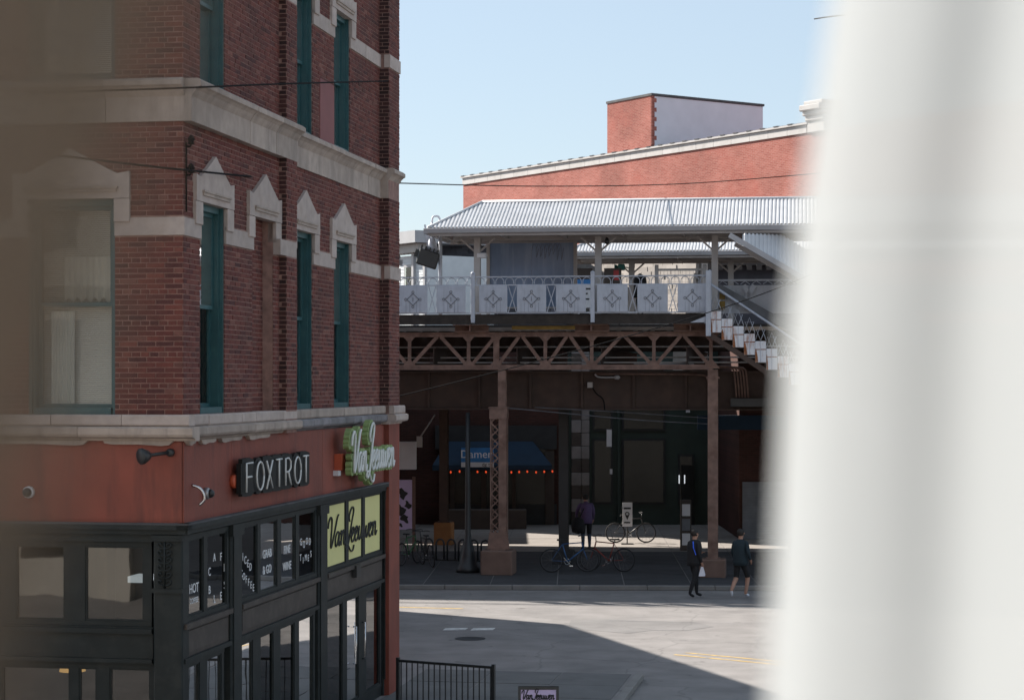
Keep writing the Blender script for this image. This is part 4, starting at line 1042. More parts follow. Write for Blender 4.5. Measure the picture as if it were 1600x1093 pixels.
# --- canopies
def canopy(name, b0, b1, a0, a1, ze, zr, label, post_a, pb, hip=True):
    """ribbed hipped roof; eave edges at b0 and b1, ridge midway"""
    c = empty(name, LF((a0 + a1) / 2, (b0 + b1) / 2, 7.44), label, 'canopy')
    bm_ = (b0 + b1) / 2; hipl = 1.25 if hip else .0
    m = MB(); pit = .105; n = int((a1 - a0) / pit)
    def top(a, side):        # height and depth of the roof edge at station a (hip end on the near end)
        t = min(1.0, max(.0, (a - a0) / hipl)) if hipl else 1.0
        return (b0 + (bm_ - b0) * t if side < 0 else b1 + (bm_ - b1) * t), ze + (zr - ze) * t
    for side in (-1, 1):
        be = b0 if side < 0 else b1
        for i in range(n):
            x = a0 + i * pit
            prof = [(0, 0), (.3, 0), (.42, .03), (.88, .03), (1, 0)]
            for j in range(4):
                xa, xb = x + prof[j][0] * pit, x + prof[j + 1][0] * pit; ha, hb = prof[j][1], prof[j + 1][1]
                ba, za = top(xa, side); bb, zb_ = top(xb, side)
                m.quad(LF(xa, be, ze + ha), LF(xb, be, ze + hb), LF(xb, bb, zb_ + hb), LF(xa, ba, za + ha))
    if hip:   # end slope
        nb_ = int((b1 - b0) / pit)
        for i in range(nb_):
            y0, y1 = b0 + i * pit, b0 + (i + 1) * pit; ym = (y0 + y1) / 2
            def ta(y): t = 1 - abs(y - bm_) / (bm_ - b0); return a0 + hipl * t, ze + (zr - ze) * t
            for (p, q, hp, hq) in ((y0, ym, 0, .03), (ym, y1, .03, 0)):
                xa, za = ta(p); xb, zb_ = ta(q)
                m.quad(LF(a0, p, ze + hp), LF(a0, q, ze + hq), LF(xb, q, zb_ + hq), LF(xa, p, za + hp))
    obj('roof_sheet', m, 'corrugated', c)
    m = MB(); m.tube([LF(a0 + hipl, bm_, zr + .02), LF(a1, bm_, zr + .02)], .05, 8)
    if hip:
        for be in (b0, b1): m.tube([LF(a0 - .02, be, ze + .02), LF(a0 + hipl, bm_, zr + .03)], .04, 6)
    obj('ridge_cap', m, 'corrugated', c)
    gp = [(0, 0), (-.10, .03), (-.13, .15), (-.10, .16), (-.09, .05), (.0, .04)]
    for be, s in ((b0, 1), (b1, -1)):
        m = MB(); P = [(be + s * o, ze - .17 + z) for o, z in gp]
        vs = [LF(a0 - .12, y, z) for y, z in P] + [LF(a1, y, z) for y, z in P]; k = len(P)
        m.add(vs, [tuple(range(k)), tuple(range(2 * k - 1, k - 1, -1))] + [(j, k + j, k + (j + 1) % k, (j + 1) % k) for j in range(k)]); obj('gutter', m, 'gutter', c)
    m = MB(); m.box(LF, a0 - .12, a0 - .02, b0 - .1, b1 + .1, ze - .16, ze - .01); obj('end_fascia', m, 'gutter', c)
    m = MB(); m.box(LF, a0 + .02, a1, b0 + .05, b0 + .12, ze - .22, ze - .02).box(LF, a0 + .02, a1, b1 - .12, b1 - .05, ze - .22, ze - .02).box(LF, a0 + .4, a1, bm_ - .06, bm_ + .06, ze - .25, ze - .05); obj('purlin', m, 'cream_steel', c)
    x = a0 + .3
    while x < a1:
        m = MB(); m.box(LF, x - .04, x + .04, b0 + .12, b1 - .12, ze - .2, ze - .06); obj('rafter', m, 'cream_steel', c); x += 1.7
    for a in post_a:
        m = MB(); m.box(LF, a - .09, a + .09, pb - .09, pb - .07, 7.44, ze - .2).box(LF, a - .01, a + .01, pb - .07, pb + .07, 7.44, ze - .2).box(LF, a - .09, a + .09, pb + .07, pb + .09, 7.44, ze - .2); po = obj('post', m, 'cream_steel', c)
        m = MB(); m.bar(LF(a + .05, pb, ze - .62), LF(a + .5, pb, ze - .22), .06, .05).bar(LF(a - .05, pb, ze - .62), LF(a - .5, pb, ze - .22), .06, .05).bar(LF(a, pb + .05, ze - .7), LF(a, pb + .6, ze - .22), .06, .05); obj('knee_brace', m, 'cream_steel', po)
    return c
canopy('platform_canopy', -.75, 2.9, LA(670, -.7), A1, 9.86, 10.72, 'hipped ribbed metal canopy over the near platform', [LA(p, .35) for p in (746, 935, 1117, 1300)], .35)
canopy('platform_canopy', 9.2, 12.4, LA(880, 9.2), A1, 9.80, 10.42, 'ribbed metal canopy over the platform across the tracks', [LA(p, 10.8) for p in (987, 1142, 1290)], 10.8)
canopy('platform_canopy', 9.2, 12.4, -11, LA(600, 9.2), 9.80, 10.42, 'second stretch of far platform canopy behind the corner building', [-9.5], 10.8, hip=False)

# --- windbreak panel, boards and clutter on the platforms
def wbreak(a0, a1, b, z0, z1, label):
    c = empty('windbreak', LF((a0 + a1) / 2, b, 7.44), label, 'windbreak')
    m = MB()
    for x in (a0, a1): m.box(LF, x - .05, x + .05, b - .05, b + .05, 7.44, z1 + .05)
    m.box(LF, a0 + .05, a1 - .05, b - .03, b + .03, z1, z1 + .05).box(LF, a0 + .05, a1 - .05, b - .03, b + .03, z0 - .05, z0); obj('frame', m, 'cream_steel', c)
    m = MB(); xm = (a0 + a1) / 2; m.box(LF, a0 + .05, xm - .004, b - .008, b + .008, z0, z1); obj('pane', m, 'windbreak_film', c)
    m = MB(); m.box(LF, xm + .004, a1 - .05, b - .008, b + .008, z0, z1); obj('pane', m, 'windbreak_film', c)
    return c
wb = wbreak(LA(763, 2.2), LA(899, 2.2), 2.2, 7.75, 9.62, 'scratched blue-grey windbreak panel under the near canopy')
m = MB()      # scratched scrawl on the glass
for k in range(7):
    a = LA(835 + k * 6.5, 2.2); m.tube(catmull([LF(a - .08, 2.19, 9.4), LF(a - .02, 2.19, 9.58), LF(a + .05, 2.19, 9.5), LF(a + .06, 2.19, 9.3 - .2 * random.random()), LF(a + .12, 2.19, 9.45)], 3), .006, 4)
obj('scrawl', m, 'ornament_grey', wb)
def board(name, a0, a1, b, z0, z1, mt_, label, cat='board', rows=()):
    m = MB(); m.box(LF, a0, a1, b - .03, b, z0, z1).box(LF, a0 + .04, a0 + .1, b + .001, b + .06, 7.44, z0 + .3).box(LF, a1 - .1, a1 - .04, b + .001, b + .06, 7.44, z0 + .3); o = obj(name, m, mt_, label=label, cat=cat)
    for (x0, x1, y0, y1, mm) in rows:
        m = MB(); m.box(LF, a0 + (a1 - a0) * x0, a0 + (a1 - a0) * x1, b - .036, b - .031, z0 + (z1 - z0) * y0, z0 + (z1 - z0) * y1); obj('print', m, mm, o)
    return o
bd = board('route_board', LA(901, 9.9), LA(926, 9.9), 9.9, 8.0, 9.3, 'sign_white', 'white route board on the far platform beside the windbreak', rows=((0, 1, .72, 1, 'shop_tan'), (0, 1, .6, .72, 'sign_blue'), (.1, .9, .46, .5, 'ink'), (.1, .7, .34, .38, 'ink'), (.1, .8, .2, .24, 'ink')))
board('notice_board', LA(944, 9.9), LA(971, 9.9), 9.9, 7.9, 9.3, 'shop_tan', 'brown notice board with a red notice on the far platform', rows=((.55, .85, .72, .95, 'sign_red'), (.5, .78, .05, .32, 'road_yellow'), (.05, .35, .02, .3, 'sign_white')))
c = empty('mesh_screen', LF(LA(1060, 9.9), 9.9, 7.44), 'pale framed mesh screen on the far platform', 'screen')
a0, a1 = LA(1026, 9.9), LA(1101, 9.9); m = MB()
for x in (a0, a1): m.box(LF, x - .06, x + .06, 9.85, 9.95, 7.44, 9.4)
m.box(LF, a0 + .06, a1 - .06, 9.87, 9.93, 9.2, 9.27); obj('frame', m, 'cream_steel', c)
m = MB(); k = 0
while a0 + k * .12 < a1: m.bar(LF(a0 + k * .12, 9.9, 7.7), LF(a0 + k * .12, 9.9, 9.2), .008); k += 1
for j in range(12): m.bar(LF(a0, 9.9, 7.7 + j * .125), LF(a1, 9.9, 7.7 + j * .125), .008)
obj('wire_mesh', m, 'cream_steel', c)
# green speaker cluster on the far platform post
p = LF(LA(972, 10.4), 10.3, 9.35)
m = MB(); m.bbox(Fr(p, LF.x, LF.y), -.12, .1, -.15, .1, -.1, .1, .02); m.lathe(Fr(p + V((-.12, 0, 0)), LF.y, LF.z, -LF.x), [(.05, 0), (.1, .1), (.12, .12)], 10); m.tube([p + V((.1, 0, 0)), p + V((.25, .4, 0)), p + V((.35, .5, .0))], .02, 5); obj('loudspeaker', m, 'copper_green', label='green horn loudspeaker on the far platform post', cat='loudspeaker')
# floodlight, lamp and its pole at the platform end
p = LF(LA(688, .6), .6, 7.44)
lp = empty('platform_lamp', p, 'white platform lamp pole with a bell-shaped shade', 'lamp')
m = MB(); m.tube([p, p + V((0, 0, 2.75))], .055, 8); m.tube(catmull([p + V((0, 0, 2.7)), p + V((-.05, 0, 2.85)), p + V((-.2, 0, 2.85)), p + V((-.24, 0, 2.7))], 4), .03, 6); obj('pole', m, 'white_steel', lp)
m = MB(); m.lathe(Fr(p + V((-.24, 0, 1.75)), (1, 0, 0), (0, 1, 0)), [(.28, -.06), (.28, .0), (.2, .12), (.12, .35), (.07, .5), (.04, .6), (.03, .95)], 14); obj('shade', m, 'white_steel', lp)
p = LF(LA(669, .4), .4, 9.1)
fl = empty('floodlight', p, 'black boxy floodlight hung beside the bell-shaped lamp', 'floodlight')
G = Fr(p, (.95, .1, -.3), (0, 1, 0), (.3, 0, .95))
m = MB(); m.bbox(G, -.3, .3, -.18, .18, -.26, .2, .03); m.box(G, -.4, -.3, -.1, .1, -.08, .14); obj('housing', m, 'metal_dark', fl)
for k in range(5):
    m = MB(); m.box(G, -.28 + k * .12, -.24 + k * .12, -.16, .16, .2, .3); obj('cooling_fin', m, 'metal_dark', fl)
m = MB(); m.bar(p + V((.0, 0, .25)), LF(LA(664, .4), .4, 10.05), .05).bar(p + V((.15, 0, .25)), LF(LA(668, .4), .4, 9.9), .05); obj('hanger', m, 'white_steel', fl)
m = MB(); m.bbox(LF, LA(745, .3), LA(760, .3), .25, .5, 9.08, 9.22, .02); obj('wall_lamp', m, 'sign_white', None, label='small white lamp head beside the canopy post above the windbreak edge', cat='lamp')
m = MB(); q = LF(LA(949, .35), .2, 9.52); m.lathe(Fr(q, (1, 0, 0), (0, 1, 0)), [(.005, -.1), (.06, -.07), (.075, .0), (.06, .03), (.03, .1)], 12); obj('dome_camera', m, 'metal_dark', label='black dome camera hanging under the near canopy', cat='camera')

# --- staircase down from the platform, with stepped side plates, railing and ribbed canopy
st = empty('station_staircase', LF(LA(1170), -1.2, 4.5), 'white rust-streaked station staircase with stepped side plates', 'staircase')
SA = LA(1110, -.9); SB = -1.0
sx_, sz_ = .305, .205
def stair_z(a): return 7.35 - (a - SA) * sz_ / sx_
for k in range(16):
    a = SA + k * sx_; z = 7.38 - k * sz_
    m = MB(); m.bbox(LF, a + .004, a + sx_ - .004, SB - .02, SB, z - .48, z + .10, .006, random.random()); pl = obj('side_plate', m, 'rusty_white', st)
    m = MB(); m.box(LF, a + sx_ / 2 - .008, a + sx_ / 2 + .008, SB - .028, SB - .02, z - .47, z + .09); obj('seam', m, 'white_steel', pl)
    m = MB(); w0 = random.uniform(.05, .10); h0 = random.uniform(.3, .46)
    m.add([LF(a + .006, SB - .023, z - .475), LF(a + w0, SB - .023, z - .475), LF(a + w0 * .8, SB - .023, z - .475 + h0 * .5), LF(a + w0 * .35, SB - .023, z - .475 + h0), LF(a + .006, SB - .023, z - .475 + h0 * .8)], [(0, 1, 2, 3, 4)]); obj('rust_streak', m, 'rust', pl)
    m = MB(); m.box(LF, a + .004, a + sx_ - .004, SB - .026, SB - .0205, z - .14, z - .115); obj('rust_line', m, 'rust', pl)
    m = MB(); m.box(LF, a + .002, a + sx_ + .03, SB + .001, SB + 1.5, z - .30, z - .26).box(LF, a + .002, a + .02, SB + .001, SB + 1.5, z - .26, z - .09); obj('tread', m, 'timber_dark', st)
m = MB(); m.prism(LF, [(SA - .05, 6.95), (SA - .05, 6.78), (SA + 16 * sx_, 6.78 - 16 * sz_), (SA + 16 * sx_, 7.0 - 16 * sz_)], SB + .002, SB + .05); obj('stringer', m, 'steel_brown_shaded', st)
m = MB(); m.tube([LF(SA + .02, SB - .02, 8.22), LF(SA + 16 * sx_, SB - .02, 8.22 - 16 * sz_)], .032, 8); obj('handrail', m, 'white_steel', st)
for k in range(16):
    a = SA + (k + .5) * sx_; z = 7.5 - k * sz_
    m = MB(); m.tube([LF(a - .15, SB + .02, z), LF(a, SB + .02, z + .42), LF(a + .15, SB + .02, z)], .012, 5); m.tube([LF(a, SB + .02, z + .0), LF(a - .12, SB + .02, z + .3), LF(a + .12, SB + .02, z + .3), LF(a, SB + .02, z)], .01, 5); obj('baluster', m, 'white_steel', st)
m = MB(); m.bbox(LF, SA - .12, SA + .02, SB - .06, SB + .08, 6.8, 8.6, .01); obj('newel_post', m, 'white_steel', st)
m = MB(); m.prism(LF, [(SA - .55, 7.18), (SA - .1, 7.18), (SA - .1, 7.36)], SB + .02, SB + .3); obj('bracket', m, 'white_steel', st)
m = MB(); m.box(LF, SA + .1, A1, 1.35, 1.42, 7.5, 8.3).box(LF, SA + .1, A1, 1.3, 1.36, 8.42, 8.47); obj('landing_screen', m, 'white_steel', st)
for k in range(12):
    a = SA + .25 + k * .32; m = MB(); m.tube([LF(a - .13, 1.33, 8.33), LF(a, 1.33, 8.42), LF(a + .13, 1.33, 8.33)], .012, 5); obj('hoop', m, 'white_steel', st)
for a, s in ((SA + .75, 1), (SA + 1.25, -1)):
    m = MB(); m.bar(LF(a, 1.25, 7.6), LF(a + s * .4, 1.25, 8.3), .14, .05, up=-LF.y); obj('brace', m, 'white_steel', st)
m = MB(); m.bar(LF(SA + .1, 1.0, 8.25), LF(SA + 3.2, 1.0, 6.5), .1, .22); obj('inner_stringer', m, 'ornament_grey', st)
m = MB(); m.box(LF, LA(1124, 1.28), LA(1133, 1.28), 1.27, 1.28, 7.9, 8.12).box(LF, LA(1124, 1.28), LA(1133, 1.28), 1.27, 1.28, 7.6, 7.85); obj('warning_sign', m, 'yellow_paint', st)
# ribbed stair canopy
sc_ = empty('stair_canopy', LF(LA(1200), -1.2, 8.0), 'sloping ribbed metal canopy over the station staircase', 'canopy')
m = MB(); u0 = V((0, 0, 0)); pit = .105
CA = LA(1140, -1.3); sl = .60
for i in range(46):
    a = CA + .35 + i * pit
    for (f0, f1, h0, h1) in ((0, .35, 0, 0), (.35, .45, 0, .03), (.45, .9, .03, .03), (.9, 1, .03, 0)):
        xa, xb = a + f0 * pit, a + f1 * pit
        z_ = lambda x, h, b: 9.50 - (x - CA) * sl + h + (b * 1.15)
        da = max(.02, min(.8, (9.58 - z_(xa, 0, 0)) / 1.15)); db = max(.02, min(.8, (9.58 - z_(xb, 0, 0)) / 1.15))
        m.quad(LF(xa, -1.35, z_(xa, h0, 0)), LF(xb, -1.35, z_(xb, h1, 0)), LF(xb, -1.35 + db, z_(xb, h1, db)), LF(xa, -1.35 + da, z_(xa, h0, da)))
        m.quad(LF(xa, .25, z_(xa, h0, 0)), LF(xb, .25, z_(xb, h1, 0)), LF(xb, .25 - db, z_(xb, h1, db)), LF(xa, .25 - da, z_(xa, h0, da)))
obj('roof_sheet', m, 'corrugated', sc_)
m = MB(); m.bar(LF(CA + .0, -1.42, 9.54), LF(CA + 5.2, -1.42, 9.54 - 5.2 * sl), .1, .14); obj('gutter', m, 'gutter', sc_)
m = MB(); m.bar(LF(CA + .1, .2, 9.4), LF(CA + 5.2, .2, 9.4 - 5.1 * sl), .1, .12); obj('beam', m, 'cream_steel', sc_)

# ================================================================== far red brick hall with rooftop penthouse
HA, HB = V((-2.60, 109.25, 0)), V((12.5, 86.6, 0)); HU = (HB - HA).normalized()
HF = Fr(HA, HU, (HU.y, -HU.x, 0)); HL = (HB - HA).length
# outward of the visible wall is towards the camera's left
if HF.y.y > 0: HF = Fr(HA, HU, (-HU.y, HU.x, 0))
HT = 16.54
hall = empty('brick_hall', HA, 'sunlit orange-red brick hall with white coping behind the platforms', 'building')
m = MB(); m.box(HF, 0, HL + 12, -14, 0, 0, HT - .45); obj('wall', m, 'far_brick', hall)
m = MB(); n = 22
for i in range(n):
    m = MB(); x0, x1 = HL * i / n, HL * (i + 1) / n; m.box(HF, x0 + .008, x1 - .008, -.3, .06, HT - .45, HT - .12 + random.uniform(0, .01), random.random()); obj('coping_stone', m, 'coping_white', hall)
m = MB(); m.box(HF, -.1, HL + .1, -.4, .14, HT - .10, HT - .02); obj('coping_cap', m, 'coping_white', hall)
for k in range(int(HL / .9)):
    m = MB(); m.box(HF, k * .9, k * .9 + .28, -.1, .16, HT - .018, HT + .02); obj('roof_clip', m, 'roof_felt', hall)
m = MB(); m.box(HF, -.05, HL, -.5, .02, HT - .018, HT + .012); obj('roof_edge', m, 'roof_felt', hall)
t0, t1 = 12.96, 16.4
ph = empty('roof_penthouse', HF(t0, 0, HT), 'brick and white-rendered penthouse block on the hall roof', 'penthouse')
m = MB(); m.box(HF, t0, t1, -6.8, .012, HT - .05, 18.93); obj('wall', m, 'far_brick', ph)
m = MB(); m.box(HF, t1 + .002, t1 + .05, -6.78, -.16, HT - .05, 18.91); obj('white_side', m, 'white_render', ph)
for k in range(11):
    m = MB(); m.box(HF, t1 + .002, t1 + .055, -.16 - (.12 if k % 2 else 0), -.0, HT + .1 + k * .22, HT + .1 + k * .22 + .2); obj('quoin', m, 'far_brick', ph)
m = MB(); m.box(HF, t0 - .05, t1 + .09, -6.85, .05, 18.93, 19.04); obj('coping', m, 'roof_felt', ph)
# stone finial block at the hall's near end
fb_ = empty('stone_pier', HF(HL, 0, HT), 'pale moulded stone pier at the end of the hall parapet', 'pier')
for (o, z0, z1) in ((.12, HT - .5, HT + .0), (.2, HT + .0, HT + .22), (.3, HT + .22, HT + .42), (.42, HT + .42, HT + .68), (.25, HT + .68, HT + .85)):
    m = MB(); m.bbox(HF, HL + .15 - o * .6, HL + 1.2, -1, o, z0 + .002, z1, .04); obj('stone_tier', m, 'coping_white', fb_)
# iron brackets at the hall's left corner
m = MB(); m.tube([HF(.2, .0, 12.6), HF(.2, .5, 12.3), HF(.2, .6, 12.6)], .03, 5); m.tube([HF(.1, .0, 14.0), HF(.1, .4, 13.9)], .03, 5); obj('wall_hook', m, 'wire_black', hall)

# ================================================================== street-level buildings behind the railway
BY = 78.0
BF = Fr((0, BY, 0), (1, 0, 0), (0, 1, 0))
def BX(px): return (px - 800) / 3200 * BY
# block with the dark slate mansard and blue awning
bl = empty('awning_building', (BX(740), BY, 0), 'dark slate-clad shop building with a blue awning under the railway', 'building')
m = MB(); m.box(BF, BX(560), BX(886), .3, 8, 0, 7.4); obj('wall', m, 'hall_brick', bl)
m = MB(); m.box(BF, BX(676), BX(886), .25, 7, 7.4, 10.85); obj('upper_wall', m, 'shingle_dark', bl)
m = MB(); z = 7.4; k = 0
while z < 10.9:
    a = BX(676) - (.22 if k % 2 else 0)
    while a < BX(886):
        m.box(BF, max(a, BX(676)), min(a + .43, BX(886)), .16 - random.random() * .02, .25, z, z + .2, random.random()); a += .45
    z += .19; k += 1
obj('shingles', m, 'shingle_dark', bl, kind='stuff')
m = MB(); m.box(BF, BX(674), BX(888), .1, 7, 10.95, 11.08); obj('eaves', m, 'coping_white', bl)
# shop front under the awning
m = MB()
for x0, x1 in ((BX(690), BX(697)), (BX(703), BX(710)), (BX(752), BX(760)), (BX(800), BX(806)), (BX(852), BX(866))):
    m = MB(); m.box(BF, x0, x1, .05, .3, .12, 3.9); obj('shop_post', m, 'shop_tan', bl)
m = MB(); m.box(BF, BX(680), BX(870), .0, .3, 3.0, 3.9).box(BF, BX(690), BX(870), .1, .3, .12, .9); obj('shop_frieze', m, 'shop_dark', bl)
for x0, x1 in ((BX(710), BX(752)), (BX(760), BX(800)), (BX(806), BX(852))):
    m = MB(); m.box(BF, x0, x1, .2, .22, .9, 3.0); obj('shop_pane', m, 'dark_glass', bl)
aw = empty('shop_awning', (BX(775), BY - .1, 2.4), 'long blue fabric awning with a small sign panel', 'awning')
m = MB(); x0, x1 = BX(690), BX(847)
m.add([BF(x0 + .2, 0, 3.3), BF(x1 - .35, 0, 3.3), BF(x1 + .35, -1.3, 2.45), BF(x0 - .3, -1.3, 2.45), BF(x0 - .3, -1.3, 2.25), BF(x1 + .35, -1.3, 2.25), BF(x0 - .3, 0, 2.3), BF(x1 + .35, 0, 2.3)],
      [(0, 1, 2, 3), (3, 2, 5, 4), (0, 3, 4, 6), (1, 7, 5, 2)]); obj('fabric', m, 'awning_blue', aw)
m = MB(); G = Fr(BF((BX(722) + BX(772)) / 2, -.62, 2.93), (1, 0, 0), (0, -.55, -.84), (0, -.84, .55))
hw = (BX(772) - BX(722)) / 2
m.box(BF, -hw + (BX(722) + BX(772)) / 2, hw + (BX(722) + BX(772)) / 2, -1.36, -1.32, 2.56, 3.1); sgn = obj('sign_panel', m, 'sign_blue', aw)
m = MB(); m.box(BF, -hw + (BX(722) + BX(772)) / 2, hw + (BX(722) + BX(772)) / 2, -1.36, -1.315, 2.38, 2.558); obj('lower_strip', m, 'sign_white', sgn)
obj('lettering', text_mesh('Damen', .42, Fr(BF(BX(746), -1.366, 2.85), (1, 0, 0), (0, -1, 0))), 'letter_white', sgn)
obj('lettering', text_mesh('dg th', .2, Fr(BF(BX(762), -1.366, 2.47), (1, 0, 0), (0, -1, 0))), 'ink', sgn)
gl = empty('string_lights', BF(BX(775), -1.4, 2.3), 'string of small red bulbs along the blue awning edge', 'string lights')
m = MB(); m.tube([BF(BX(688 + k * 17), -1.38, 2.27 + .02 * math.sin(k)) for k in range(11)], .01, 4); obj('cable', m, 'wire_black', gl)
for px in (693, 706, 719.5, 747, 760, 799, 811, 823.5, 837, 849.5, 862):
    m = MB(); x = BX(px); z = 2.18 + .04 * random.random(); m.lathe(Fr(BF(x, -1.38, z), (1, 0, 0), (0, 1, 0)), [(.005, -.04), (.03, -.015), (.034, .015), (.015, .05)], 8); obj('bulb', m, 'bulb_red', gl)
# low planter wall
m = MB(); m.bbox(BF, BX(700), BX(822), -2.3, -1.9, .12, .85, .03); obj('planter_wall', m, 'shop_tan', label='low concrete planter wall below the blue awning', cat='wall')
# green-black shop with banded quoins
gs = empty('green_shop', (BX(990), BY, 0), 'dark green shop front with banded stone pillars', 'building')
m = MB(); m.box(BF, BX(886) + .02, BX(1130), .2, 8, 0, 7.4); obj('wall', m, 'shop_green', gs)
for k in range(14):
    z = .12 + k * .5; m = MB(); mmn = 'quoin_grey' if k % 2 else 'shop_tan'
    m.bbox(BF, BX(893), BX(908), -.05, .2, z + .005, z + .495, .02); obj('quoin_block', m, mmn, gs)
    m = MB(); m.bbox(BF, BX(908), BX(921), -.0, .2, z + .005, z + .495, .02); obj('quoin_block', m, 'quoin_grey' if k > 4 else mmn, gs)
for x0, x1, z0, z1 in ((926, 958, .9, 3.4), (972, 1040, .9, 3.4), (926, 958, 3.7, 6.3), (972, 1040, 3.7, 6.3), (1060, 1085, .9, 2.8)):
    m = MB(); m.box(BF, BX(x0), BX(x1), .12, .2, z0, z1); w = obj('shop_window', m, 'shop_dark', gs)
    m = MB(); m.box(BF, BX(x0) + .08, BX(x1) - .08, .1, .115, z0 + .08, z1 - .08); obj('pane', m, 'dark_glass', w)
m = MB(); m.box(BF, BX(965), BX(968), -.04, .2, .12, 6.6); obj('drain_pipe', m, 'shop_green', gs)
m = MB(); m.box(BF, BX(1065), BX(1085), .0, .12, .12, 2.4); dr = obj('door', m, 'sign_black', gs)
for px in (1060.5, 1069):
    m = MB(); m.box(BF, BX(px), BX(px + 1.4), -.02, -.0, 1.7, 2.02); obj('neon_tube', m, 'tube_white', gs)
for (x0, x1, z0, z1, mm) in ((948, 956, 3.1, 3.75, 'sign_white'), (953, 957, 2.05, 2.25, 'sign_white')):
    m = MB(); m.box(BF, BX(x0), BX(x1), .085, .098, z0, z1); obj('wall_sign', m, mm, gs)
m = MB(); m.box(BF, BX(1072), BX(1078), -.02, .1, 4.4, 5.2); obj('banner', m, 'sign_white', gs)
# brick building with a roller shutter
bs = empty('shutter_building', (BX(1200), BY - 6, 0), 'dark brick building with a grey roller shutter', 'building')
SBF = BF.at(0, -7, 0); kx = (BY - 7) / BY
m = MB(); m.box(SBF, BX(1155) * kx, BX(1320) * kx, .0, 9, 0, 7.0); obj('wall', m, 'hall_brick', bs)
m = MB(); m.box(SBF, BX(1090) * kx, BX(1330) * kx, -.08, .2, 3.9, 4.4); obj('fascia', m, 'awning_blue', bs)
m = MB()
for k in range(22): m = MB() if k == 0 else m; m.box(SBF, BX(1160) * kx, BX(1290) * kx, -.05 - (.012 if k % 2 else 0), -.001, .12 + k * .09, .205 + k * .09)
obj('roller_shutter', m, 'ornament_grey', bs, kind='stuff')
# pale shingled building seen through the platforms
ps = empty('pale_shingle_building', (BX(1000), BY + 1, 0), 'sunlit pale shingled mansard seen between the two canopies', 'building')
PSF = Fr((BX(880), BY + 2.2, 0), (1, -.75, 0), (-.75, -1, 0))
P2 = Fr((BX(880), 84.5, 0), (.554, -.832, 0), (.832, .554, 0)); PL = 9.3
m = MB(); m.box(P2, 0.1, PL, .0, .3, 6.0, 10.2); obj('wall', m, 'shingle_pale', ps)
m = MB(); z = 7.4; k = 0
while z < 10.3:
    a = -.3 if k % 2 else .0; dp = -.9 + (z - 7.4) * .28
    while a < PL:
        m.box(P2, max(a, 0), min(a + .58, PL), dp - random.random() * .03, dp + .12, z, z + .2, random.random()); a += .6
    z += .185; k += 1
obj('shingles', m, 'shingle_pale', ps, kind='stuff')
# dark-roofed building on its far side
dk = empty('dark_roof_building', (BX(1200), BY + 2, 0), 'dark grey roofed building behind the station staircase', 'building')
m = MB(); m.box(BF, BX(1085), BX(1330), 2.2, 9, 7.0, 10.1); obj('wall', m, 'shingle_dark', dk)
m = MB(); m.box(BF, BX(1075), BX(1330), 1.6, 9, 10.1, 10.25); ev = obj('eaves', m, 'shop_tan', dk)
m = MB()
for k in range(16): m.box(BF, BX(1080) + k * .38, BX(1080) + k * .38 + .2, 1.4, 1.6, 9.9, 10.09)
obj('eaves_blocks', m, 'shop_tan', dk, kind='stuff')
# white sided house end behind the platform's left end
wh = empty('white_house', (BX(640), BY - 2, 0), 'white clapboard house with a lean-to roof beyond the platform end', 'house')
WHF = Fr((BX(800), 76.5, 0), (1, 0, 0), (0, 1, 0)); WHF = Fr((-3.16 + 3.22 * .554, 76.5 - 3.22 * .832, 0), (.554, -.832, 0), (.832, .554, 0))
m = MB(); m.box(WHF, BX(560), BX(668), 0, 6, 7.4, 10.3); obj('wall', m, 'white_siding', wh)
m = MB(); z = 7.5
while z < 10.3: m.box(WHF, BX(560), BX(668), -.02, -.001, z, z + .1); z += .13
obj('clapboards', m, 'white_siding', wh, kind='stuff')
m = MB(); m.box(WHF, BX(560), BX(672), -.6, 6, 10.75, 11.2); obj('roof', m, 'gutter', wh)
m = MB(); m.box(WHF, BX(560), BX(660), -.3, .3, 10.42, 10.74); obj('soffit', m, 'cream_steel', wh)
for px in (628, 662):
    m = MB(); m.box(WHF, BX(px), BX(px + 6), -.12, -.021, 7.4, 10.42); obj('corner_board', m, 'gutter', wh)
m = MB(); m.box(WHF, BX(600), BX(628), -.05, -.022, 8.8, 10.0); wd = obj('window', m, 'gutter', wh)
m = MB(); m.box(WHF, BX(604), BX(625), -.06, -.051, 8.9, 9.9); obj('pane', m, 'window_glass', wd)
# blocks far beyond: an unseen shadow caster, and shops closing gaps below the deck
m = MB(); m.box(W, -60, BX(560), 73.2, 84, 0, 5.0); obj('shadow_block', m, 'hall_brick', label='unseen low block sized for its shadow beyond the corner building', cat='building')  # unseen block; height and front set so its shadow trims the sunlit strip
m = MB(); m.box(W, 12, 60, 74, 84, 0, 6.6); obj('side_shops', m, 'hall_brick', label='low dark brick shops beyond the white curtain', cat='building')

# ================================================================== street furniture
fp0, fp1 = V((-1.83, 32.88, .12)), V((-.29, 32.07, .12)); FD = (fp1 - fp0).normalized()
FNF = Fr(fp0, FD, (FD.y, -FD.x, 0)); FL = (fp1 - fp0).length
fn = empty('patio_fence', fp0, 'black steel picket fence panel on the pavement by the shop door', 'fence')
for z0_ in (.92, .08):
    m = MB(); m.box(FNF, 0, FL, -.02, .02, z0_, z0_ + .04); obj('rail', m, 'metal_dark', fn)
n = int(FL / .102)
for i in range(n):
    m = MB(); a = .06 + i * .102; m.box(FNF, a - .008, a + .008, -.008, .008, .12, .92); obj('picket', m, 'metal_dark', fn)
for a in (0, FL):
    m = MB(); m.box(FNF, a - .025, a + .025, -.025, .025, 0, .99); obj('post', m, 'metal_dark', fn)
